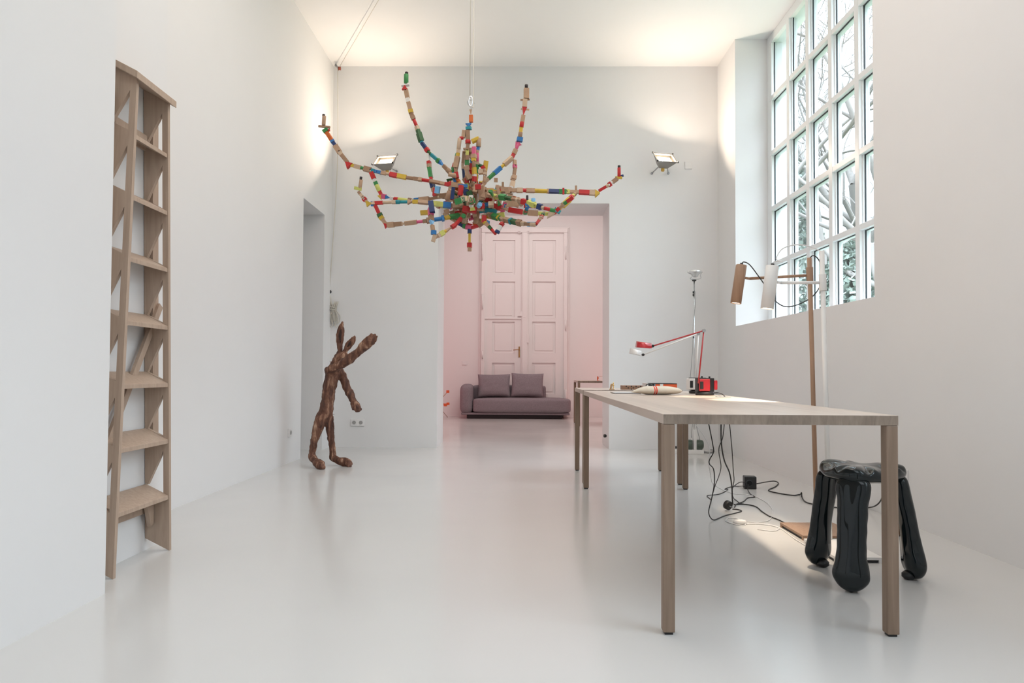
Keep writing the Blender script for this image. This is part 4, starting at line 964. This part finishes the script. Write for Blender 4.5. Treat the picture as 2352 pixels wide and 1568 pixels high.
tag(MC.build('lamp_cord', BLACKC), 'short black cord from the red desk lamp to the cable cover', 'cable')
# cream bolster bag with red bands
def bolster_mat():
    m = mat('cream_canvas', (.74, .67, .56), .85, spec=.1, bump=.15, bscale=120); nt = m.node_tree; b_ = nt.nodes['Principled BSDF']
    tc = nt.nodes.new('ShaderNodeTexCoord'); sp = nt.nodes.new('ShaderNodeSeparateXYZ'); nt.links.new(tc.outputs['Object'], sp.inputs[0])
    mr = nt.nodes.new('ShaderNodeMath'); mr.operation = 'MULTIPLY'; mr.inputs[1].default_value = 1/.0115; nt.links.new(sp.outputs[0], mr.inputs[0])
    r = nt.nodes.new('ShaderNodeValToRGB'); r.color_ramp.interpolation = 'CONSTANT'; e = r.color_ramp.elements
    ad = nt.nodes.new('ShaderNodeMapRange'); ad.inputs['From Min'].default_value = -.01; ad.inputs['From Max'].default_value = .01; nt.links.new(sp.outputs[0], ad.inputs['Value'])
    e[0].position = 0; e[0].color = (.74, .67, .56, 1); e[1].position = .02; e[1].color = (.75, .05, .03, 1)
    for p_, c_ in ((.30, (.80, .42, .34)), (.40, (.74, .67, .56)), (.55, (.80, .42, .34)), (.64, (.75, .05, .03)), (.97, (.74, .67, .56))):
        q = e.new(p_); q.color = (*c_, 1)
    nt.links.new(ad.outputs[0], r.inputs['Fac']); nt.links.new(r.outputs['Color'], b_.inputs['Base Color']); return m
cc = at_z(1508, 907, TZ); ycu = cc.y+.05
xa, xb_ = at(1450, 900, ycu).x, at(1566.5, 900, ycu).x; xm = at(1502.5, 900, ycu).x
b = MB(); ns, nf = 40, 24
for i in range(ns+1):
    s_ = i/ns; x = xa+(xb_-xa)*s_-xm
    e_ = min(1, (s_/.30)**.75) if s_ < .30 else math.sqrt(max(0, 1-((s_-.62)/.38)**2*(1 if s_ > .62 else 0))) if s_ > .62 else 1
    e_ = max(e_, .04)
    hh = .0275*e_; ww = .062*(e_**.8)
    zc_ = .0275 + (.000 if s_ > .15 else (0.15-s_)*-.05) - .004*(1-e_) - (.006 if False else 0)
    for j in range(nf):
        t = 2*PI*j/nf; z = hh*math.sin(t)*(1 if math.sin(t) > 0 else .95); z = max(z+zc_, .0005)
        b.v.append((x, ww*math.cos(t), z))
for i in range(ns):
    for j in range(nf):
        q = (j+1) % nf; b.f.append((i*nf+j, i*nf+q, (i+1)*nf+q, (i+1)*nf+j)); b.mi.append(0); b.sm.append(True)
b.f.append(tuple(range(nf))); b.f.append(tuple(ns*nf+j for j in range(nf))); b.mi += [0, 0]; b.sm += [True, True]
o = b.build('bolster', bolster_mat()); o.location = (xm, ycu, TZ); tag(o, 'cream canvas bolster with red bands lying on the long table', 'cushion')
g0_ = at_z(1415, 904, TZ); g1_ = at_z(1470, 904, TZ)
mz = thing('magazine', 'grey folded sheet lying on the table left of the cream bolster', 'magazine', (g0_.x, g0_.y, TZ))
MB().box((g0_.x, g0_.y, TZ), (g1_.x, g0_.y+.22, TZ+.003)).build('lower_sheet', BLACK, mz)
MB().prism([(g0_.x-.01, g0_.y, TZ+.003), (g1_.x, g0_.y, TZ+.003), (g1_.x, g0_.y, TZ+.006), (g0_.x-.012, g0_.y, TZ+.0065)], (0, .21, 0)).build('cover', mat('grey_paper', (.50, .49, .49), .6), mz)
# wooden block box, giraffe figure, book box on the second table
Y2 = t2b+.12
bq0, bq1 = at(1429, 890, Y2), at(1476, 890, Y2)
wbx = thing('wooden_box', 'brown wooden box with dark holes on the farther table', 'box', ((bq0.x+bq1.x)/2, Y2, TZ))
zt_ = at(1450, 885, Y2).z
BW = wood('brown_box_wood', (.25, .14, .09), (.36, .22, .15), 'X', 9)
MB().box((bq0.x, Y2, TZ), (bq1.x, Y2+.10, zt_)).build('body', BW, wbx, bevel=.002)
for i, (fx_, fz_) in enumerate(((.2, .8), (.45, .8), (.68, .8), (.9, .8), (.3, .45), (.55, .45), (.8, .45), (.45, .15))):
    MB().lathe([(.0055, 0), (.0055, .002)], 10, TM((bq0.x+(bq1.x-bq0.x)*fx_, Y2-.0005, TZ+(zt_-TZ)*fz_), Matrix.Rotation(PI/2, 4, 'X'))).build('hole', BLACK, wbx)
gq = at_z(1406, 897.5, TZ); gy = max(gq.y, t2b+.03)
gx_ = at(1406, 890, gy).x
tf = thing('toy_figure', 'tiny wooden and gold beaded figure on the farther table', 'figurine', (gx_, gy, TZ))
zt3 = at(1406, 880, gy).z
MB().tube(spline([(gx_-.012, gy, TZ+.006), (gx_-.008, gy, TZ+.03), (gx_-.006, gy, zt3-.012), (gx_+.006, gy, zt3-.010), (gx_+.012, gy, zt3-.022)], 6), .0075, 8).build('neck', wood('toy_wood', (.45, .28, .14), (.55, .36, .2)), tf)
MB().box((gx_-.022, gy-.01, TZ), (gx_+.018, gy+.012, TZ+.008)).build('base', wood('toy_wood_base', (.45, .28, .14), (.55, .36, .2)), tf, bevel=.002)
for i in range(6):
    MB().lathe([(.001, -.0048), (.0035, -.0035), (.005, 0), (.0035, .0035), (.001, .0048)], 10, TM((gx_+.007+.003*(i % 2), gy-.004, TZ+.013+i*.0085))).build('gold_bead', mat('gold_bead', (.8, .55, .2), .2, 1), tf)
Y3 = t2b+.10
k0, k1 = at(1485.5, 885, Y3), at(1555, 885, Y3); zt4 = at(1520, 880, Y3).z
bk_ = thing('card_box', 'flat black and orange-red box behind the cream bolster', 'box', ((k0.x+k1.x)/2, Y3, TZ))
MB().box((k0.x+.008, Y3, TZ), (k1.x, Y3+.2, zt4)).build('body', BLACK, bk_, bevel=.001)
MB().box((k0.x, Y3-.001, TZ), (k0.x+.012, Y3+.2, zt4+.001)).build('end_cap', SOCK, bk_)
ORG = mat('orange_red_card', (.72, .11, .03), .5)
f0, f1 = at(1505, 887, Y3).x, at(1516, 887, Y3).x
MB().box((f0, Y3-.003, TZ+.004), (f1, Y3+.001, zt4-.008)).build('colour_panel', ORG, bk_)
MB().box((at(1523, 887, Y3).x, Y3-.003, TZ+.004), (k1.x, Y3+.001, zt4-.008)).build('colour_panel', ORG, bk_)
MB().box((f1, Y3-.0025, TZ+.004), (at(1523, 887, Y3).x, Y3+.001, zt4-.006)).build('pale_band', SOCK, bk_)
MB().box((f0-.006, Y3-.0025, TZ+.004), (f0, Y3+.001, zt4-.007)).build('blue_band', mat('pale_blue_card', (.25, .5, .65), .5), bk_)
kq = at(1486, 889, Y3-.05)
pn = MB().tube(spline([(kq.x-.012, Y3-.05, TZ+.02), (kq.x+.0, Y3-.05, TZ+.045), (kq.x+.03, Y3-.05, TZ+.045), (kq.x+.05, Y3-.05, TZ+.03), (kq.x+.055, Y3-.05, TZ+.004)], 6), .004, 8)
pn.box((kq.x-.018, Y3-.056, TZ), (kq.x-.006, Y3-.044, TZ+.024)); tag(pn.build('eyeglasses', BLACK), 'small dark object lying in front of the black and orange box', 'glasses')
# orange cube figures in the lounge
def cube_stand(label, cubes, legs, base):
    r = thing('wire_cube_stand', label, 'sculpture', base)
    for c, s_ in cubes:
        c = Vector(c); M = TM(c, Matrix.Rotation(.5, 4, 'Z'))
        MB().box((-s_, -s_, -s_), (s_, s_, s_), 0, M).build('orange_cube', ORG, r, bevel=.003)
    for p in legs: MB().tube([Vector(x) for x in p], .005, 6).build('wire_leg', BRASS, r)
YS = 12.1
c1, c2, c3 = at(1028.5, 899, YS), at(1029, 927, YS), at(1023, 929.5, YS-.05)
cube_stand('thin wire stand with orange cubes at the left edge of the lounge opening',
           [(c1, .022), (c2, .022), (c3, .024), (c1+Vector((-.45, .1, .05)), .022), (c2+Vector((-.5, .05, .0)), .022)],
           [[c1, c1+Vector((-.22, .05, -.24)), c2+Vector((-.5, .05, 0))], [c2, c2+Vector((-.2, 0, .0)), c1+Vector((-.45, .1, .05))], [c2+Vector((-.2, 0, 0)), at_z(1028, 958)], [c3, c3+Vector((-.2, .05, 0))],
            [c2+Vector((-.2, 0, 0)), (c2.x-.42, YS+.1, .0)], [c2+Vector((-.2, 0, 0)), (c2.x-.25, YS+.35, .0)], [c1+Vector((-.22, .05, -.24)), c2+Vector((-.2, 0, 0))], [c3+Vector((-.2, .05, 0)), c2+Vector((-.2, 0, 0))]], (c2.x-.2, YS, 0))
Y4 = 11.35
o0 = at(1374, 869, Y4)
tn = thing('orange_pennant', 'small orange triangular marker standing on the lounge side table', 'figurine', (o0.x, Y4, TZ))
zt5 = at(1374, 863, Y4).z
MB().prism([(o0.x-.017, Y4, TZ), (o0.x-.017, Y4, zt5), (o0.x+.012, Y4, (TZ+zt5)/2+.01), (o0.x-.0, Y4, TZ+.02)], (0, .015, 0)).build('pennant', ORG, tn)
MB().box((o0.x-.02, Y4-.01, TZ), (o0.x+.02, Y4+.03, TZ+.006)).build('base', ORG, tn)
MB().tube([(o0.x, Y4+.01, zt5-.006), (o0.x+.16, Y4+.02, zt5-.0)], .003, 6).build('wire', BRASS, tn)

# ------------------------------------------------------------------ cables and plugs
def cab(label, pts, r=.0033, m_=BLACKC):
    P3 = []
    for p in pts:
        if p[2] is None: q = at_z(p[0], p[1], r); P3.append(q)
        else: P3.append(at(p[0], p[1], p[2]))
    for q in P3: q.z = max(q.z, r)
    S_ = spline(P3, 8)
    for q in S_: q.z = max(q.z, r)
    return tag(MB().tube(S_, r, 8).build('power_cable', m_), label, 'cable')
N = None
cab('thick black cable hanging straight down to the round plug', [(1656.3, 962, 4.2), (1656.7, 1013.5, 4.2), (1663, 1055, 4.25), (1675.4, 1085, 4.3), (1680.8, 1116, 4.33), (1682, 1143, 4.36), (1683, 1158, 4.37)], .0042)
cab('black cable hanging lowest in a wide loop below the table', [(1625.7, 962, 4.15), (1637, 1019.6, 4.15), (1638.7, 1038, 4.15), (1629.5, 1056, 4.15), (1630, 1066, 4.15), (1638, 1075, 4.12), (1641, 1092, 4.12), (1640, 1117, 4.12), (1634, 1147, 4.12), (1628, 1173, 4.14), (1631.4, 1187.5, 4.12), (1641.6, 1193.5, N), (1664.6, 1184, N), (1685, 1179, N), (1703, 1173.5, N), (1695, 1169.7, N), (1682, 1168.5, N)], .0033)
cab('thin black cable doubling back left before reaching the black cube', [(1664.7, 962, 4.3), (1660, 1004, 4.3), (1651, 1032, 4.3), (1656, 1070, 4.4), (1651, 1093, 4.5), (1643, 1113.6, 4.6), (1636.5, 1136, 4.7), (1633, 1146.7, N), (1624.4, 1137.8, N), (1649, 1135, N), (1664.6, 1129, N), (1672, 1123, N), (1664.6, 1123, N), (1677, 1118, N), (1695, 1116.5, N), (1711, 1115.5, 5.2)], .0028)
cab('rightmost thin black cable hanging from the long table', [(1674.7, 962, 4.3), (1681.5, 1035, 4.35), (1684, 1078, 4.4), (1686, 1102, 4.45), (1682.4, 1122.5, 4.5), (1682.4, 1136.5, 4.6), (1687.6, 1147, N), (1697.8, 1154, N), (1708, 1157, N)], .0028)
cab('short black cable curving into the left side of the black cube', [(1684, 1118, 4.95), (1689, 1113.6, 5.0), (1700, 1107, 5.15), (1712, 1107, 5.2)], .003)
cab('long pale grey cable winding from the table to the white cord switch', [(1592, 965, 4.5), (1598, 975, 4.5), (1618.8, 1004, 4.5), (1630, 1032, 4.5), (1628, 1062.5, 4.5), (1632.6, 1093, 4.6), (1636.5, 1109.7, 4.7), (1649, 1118.7, 4.9), (1664.6, 1127, N), (1682.4, 1132.7, N), (1719.4, 1136.5, N), (1742, 1143, N), (1764, 1157, N), (1775, 1173.5, N), (1766.6, 1194, N), (1738.6, 1199, N), (1713, 1197, N)], .0026, WHITEC)
cab('black cable lying from the round plug to the brown lamp base', [(1685.6, 1158, N), (1713, 1158, N), (1736, 1163, N), (1751, 1175, N), (1769, 1186, N), (1789.6, 1194, N), (1812, 1206, N)], .0036)
cab('short black cable drooping from the front of the black cube', [(1718, 1112, 5.1), (1718, 1125, 5.08), (1724.5, 1135, N), (1733.5, 1141, N), (1718, 1143, N), (1709, 1150.6, N), (1704, 1153, N), (1691, 1158, N), (1687.6, 1164.6, N)], .0036)
cab('black cable from the black cube past the stool to the right wall', [(1739, 1110.5, 5.22), (1759, 1106.6, 5.4), (1779, 1104.6, 5.5), (1788, 1109.7, N), (1780.7, 1117.4, N), (1765, 1125.7, N), (1787, 1132, N), (1821.5, 1137, N), (1837, 1135.5, N), (1841, 1131, 4.85), (1842, 1141.6, N), (1848, 1150.6, N), (1860, 1155.7, N), (1885, 1160, N), (1912, 1164, N), (1960, 1168, N), (1989, 1166, N), (2010, 1161.6, 4.35), (2023.6, 1148, 4.25), (2031, 1125, 4.1), (2050, 1103, 4.02), (2072, 1093, 4.0)], .0042)
cab('white looped cable beside the white cord switch', [(1712, 1199, N), (1694, 1191, N), (1675, 1189, N), (1667, 1195, N), (1675, 1200, N), (1694, 1205, N), (1710, 1206, N), (1716, 1202, N), (1751, 1201.6, N), (1788, 1210.5, N), (1778, 1219, N), (1740, 1215, N)], .003, WHITEC)
cab('white cable on the floor leading to the white lamp base', [(1714, 1203, N), (1751, 1203.5, N), (1790, 1212, N), (1830, 1240, N), (1870, 1262, N), (1905, 1272, N)], .003, WHITEC)
cab('grey cable on the floor beside the tall headlight lamp base', [(1608, 1012, Yt+.05), (1601, 984, Yt), (1595, 950, Yt)], .003, GREYC)
cab('coiled grey cable heap right of the tall headlight lamp', [(1611, 1031, N), (1625, 1029.5, N), (1640, 1034, N), (1632, 1038, N), (1618, 1036, N), (1612, 1032, N), (1628, 1031, N), (1641, 1036, N), (1630, 1040, N), (1617, 1038.5, N)], .0035, GREYC)
cb_ = at_z(1726, 1124); sz = .044
bx_ = thing('extension_cube', 'black cube extension socket on the floor under the table', 'socket', (cb_.x, cb_.y+sz, 0))
rz = TM((cb_.x+.005, cb_.y+sz+.012, .047), Matrix.Rotation(math.radians(-8), 4, 'Z'))
MB().box((-.044, -.04, -.046), (.044, .04, .046), 0, rz).build('body', BLACK, bx_, bevel=.004)
MB().lathe([(.026, 0), (.026, .003), (.02, .003), (.02, -.002)], 24, rz @ TM((-.01, -.04, -.004), Matrix.Rotation(PI/2, 4, 'X'))).build('socket_well', RUBBER, bx_)
pq = at_z(1676, 1175)
pg = thing('round_plug', 'round black angled plug on the floor below the hanging cables', 'plug', (pq.x, pq.y+.03, 0))
M = TM((pq.x-.002, pq.y+.03, .036), Matrix.Rotation(math.radians(22), 4, 'Y') @ Matrix.Rotation(math.radians(30), 4, 'Z') @ Matrix.Rotation(PI/2, 4, 'X'))
MB().lathe([(.022, -.016), (.029, -.013), (.029, .012), (.024, .016)], 28, M).build('body', BLACK, pg)
for s_ in (-1, 1): MB().lathe([(.0024, .014), (.0024, .036)], 8, M @ TM((s_*.0095, 0, 0))).build('pin', STEEL, pg)
wq = at_z(1702, 1205)
sw = MB(); M = TM((wq.x, wq.y+.02, .012), Matrix.Rotation(math.radians(-6), 4, 'Z'))
sw.lathe([(.004, -.038), (.012, -.03), (.0155, -.012), (.0155, .012), (.012, .03), (.004, .038)], 20, M @ Matrix.Rotation(PI/2, 4, 'Y')); tag(sw.build('cord_switch', SOCK), 'white inline cord switch lying on the floor under the table', 'switch')
pk = at_z(1582, 1037.5)
aq = at_z(1580, 1037, 0)
ad = MB().box((at(1562, 1030, Yt).x-.015, Yt+.13, .0), (at(1562, 1030, Yt).x+.02, Yt+.17, .07)).build('plug_adapter', BLACK, None, bevel=.003); tag(ad, 'small black plug adapter behind the tall headlight lamp base', 'adapter')

# ------------------------------------------------------------------ outdoors
GRASS = mat('garden_grass', (.08, .10, .05), .95, var=.3, vscale=1.5)
gm = MB().box((2.9, -30, -.6), (80, 90, -.4)).build('garden_ground', GRASS); gm['kind'] = 'structure'
TBARK = mat('grey_tree_bark', (.20, .185, .17), .9, var=.2, vscale=3)
LEAFM = mat('evergreen_leaf', (.26, .31, .27), .8, var=.15, vscale=2)
rt = random.Random(5)
def tree(x, y, h, r0, label, seed):
    R = random.Random(seed); b = MB()
    def br(p, d, L, r, lev):
        n = 4; pts = [p]; rad = [r]; q = p.copy(); dd = d.copy()
        for i in range(n):
            dd = (dd+Vector((R.uniform(-.22, .22), R.uniform(-.22, .22), R.uniform(-.12, .2)))).normalized(); q = q+dd*L/n
            pts.append(q.copy()); rad.append(r*(1-.45*(i+1)/n))
        b.tube(pts, rad, 7 if lev < 2 else 4 if lev < 4 else 3, cap=False)
        if lev >= 6: return
        k = 4 if lev < 4 else 3 if lev < 5 else 2
        for i in range(k+(1 if lev in (1, 2) else 0)):
            t = R.choice((2, 3, 4, 4)) if i else 4
            ang = R.uniform(.35, .95); ax = Vector((R.uniform(-1, 1), R.uniform(-1, 1), R.uniform(-.3, .3))).cross(dd)
            if ax.length < .01: continue
            nd = Matrix.Rotation(ang, 3, ax.normalized()) @ dd
            br(pts[t], nd.normalized(), L*R.uniform(.6, .82), rad[t]*R.uniform(.55, .75), lev+1)
    br(Vector((x, y, -.5)), Vector((R.uniform(-.1, .1), 0, 1)), h*.36, r0, 0)
    return tag(b.build('bare_tree', TBARK), label, 'tree', 'bare trees in the garden outside the window')
tree(7.4, 16.5, 15, .22, 'bare winter tree with many fine twigs, seen through the middle panes', 3)
tree(10.4, 21.5, 20, .26, 'tall bare winter tree farther behind, seen through the upper panes', 8)
tree(9.2, 24.5, 22, .22, 'bare winter tree seen through the second column of panes', 21)
tree(6.4, 15.8, 14, .2, 'bare tree with a leaning trunk seen through the far left panes', 44)
tree(11.4, 20.0, 17, .24, 'broad bare tree behind the slender one in the nearest panes', 58)
tree(7.2, 13.2, 12, .17, 'slender bare tree seen through the panes nearest the camera', 33)
def shrub(x, y, h, wd, label, seed, n=7500):
    R = random.Random(seed); r = thing('evergreen_shrub', label, 'shrub', (x, y, -.4), 'evergreens outside the window'); b = MB()
    for i in range(n):
        t = R.uniform(0, 2*PI); z = R.random(); rr = wd*(1-z**2.2)**.6*(.75+.3*noise.noise(Vector((math.cos(t)*2+seed, math.sin(t)*2, z*4))))*R.uniform(.75, 1.05)
        c = Vector((x+rr*math.cos(t), y+rr*math.sin(t), -.4+z*h+.1)); a = Vector((R.uniform(-1, 1), R.uniform(-1, 1), R.uniform(-1, 1))).normalized()*R.uniform(.06, .13); d = a.cross(Vector((R.uniform(-1, 1), R.uniform(-1, 1), R.uniform(-1, 1)))).normalized()*R.uniform(.04, .08)
        b.add([c-a, c+d, c+a, c-d], [(0, 1, 2, 3)])
    b.build('foliage', LEAFM, r)
    MB().tube([(x, y, -.5), (x, y, -.4+h*.85)], [wd*.12, .02], 8).build('trunk', TBARK, r)
shrub(7.5, 19.5, 8.0, 1.6, 'tall evergreen seen through the second column of panes', 2)
shrub(9.3, 19.0, 4.9, 2.1, 'dark evergreen bush in the bottom row of panes', 4)
shrub(7.4, 15.2, 4.1, 1.5, 'low evergreen bush in the bottom panes nearest the camera', 6)
shrub(11.8, 23.0, 5.2, 2.2, 'wide evergreen bush at the back of the garden', 7)
HOUSE = mat('pale_house_render', (.72, .71, .69), .8)
hsx = thing('neighbour_house', 'pale neighbouring house with a pitched roof beyond the garden trees', 'house', (14, 32, -.4))
MB().box((10.5, 30, -.4), (18, 36, 5.0)).build('house_walls', HOUSE, hsx)
MB().prism([(10.2, 29.8, 5), (18.3, 29.8, 5), (14.2, 29.8, 8)], (0, 6.5, 0)).build('roof', mat('grey_roof_tiles', (.38, .36, .35), .8), hsx)
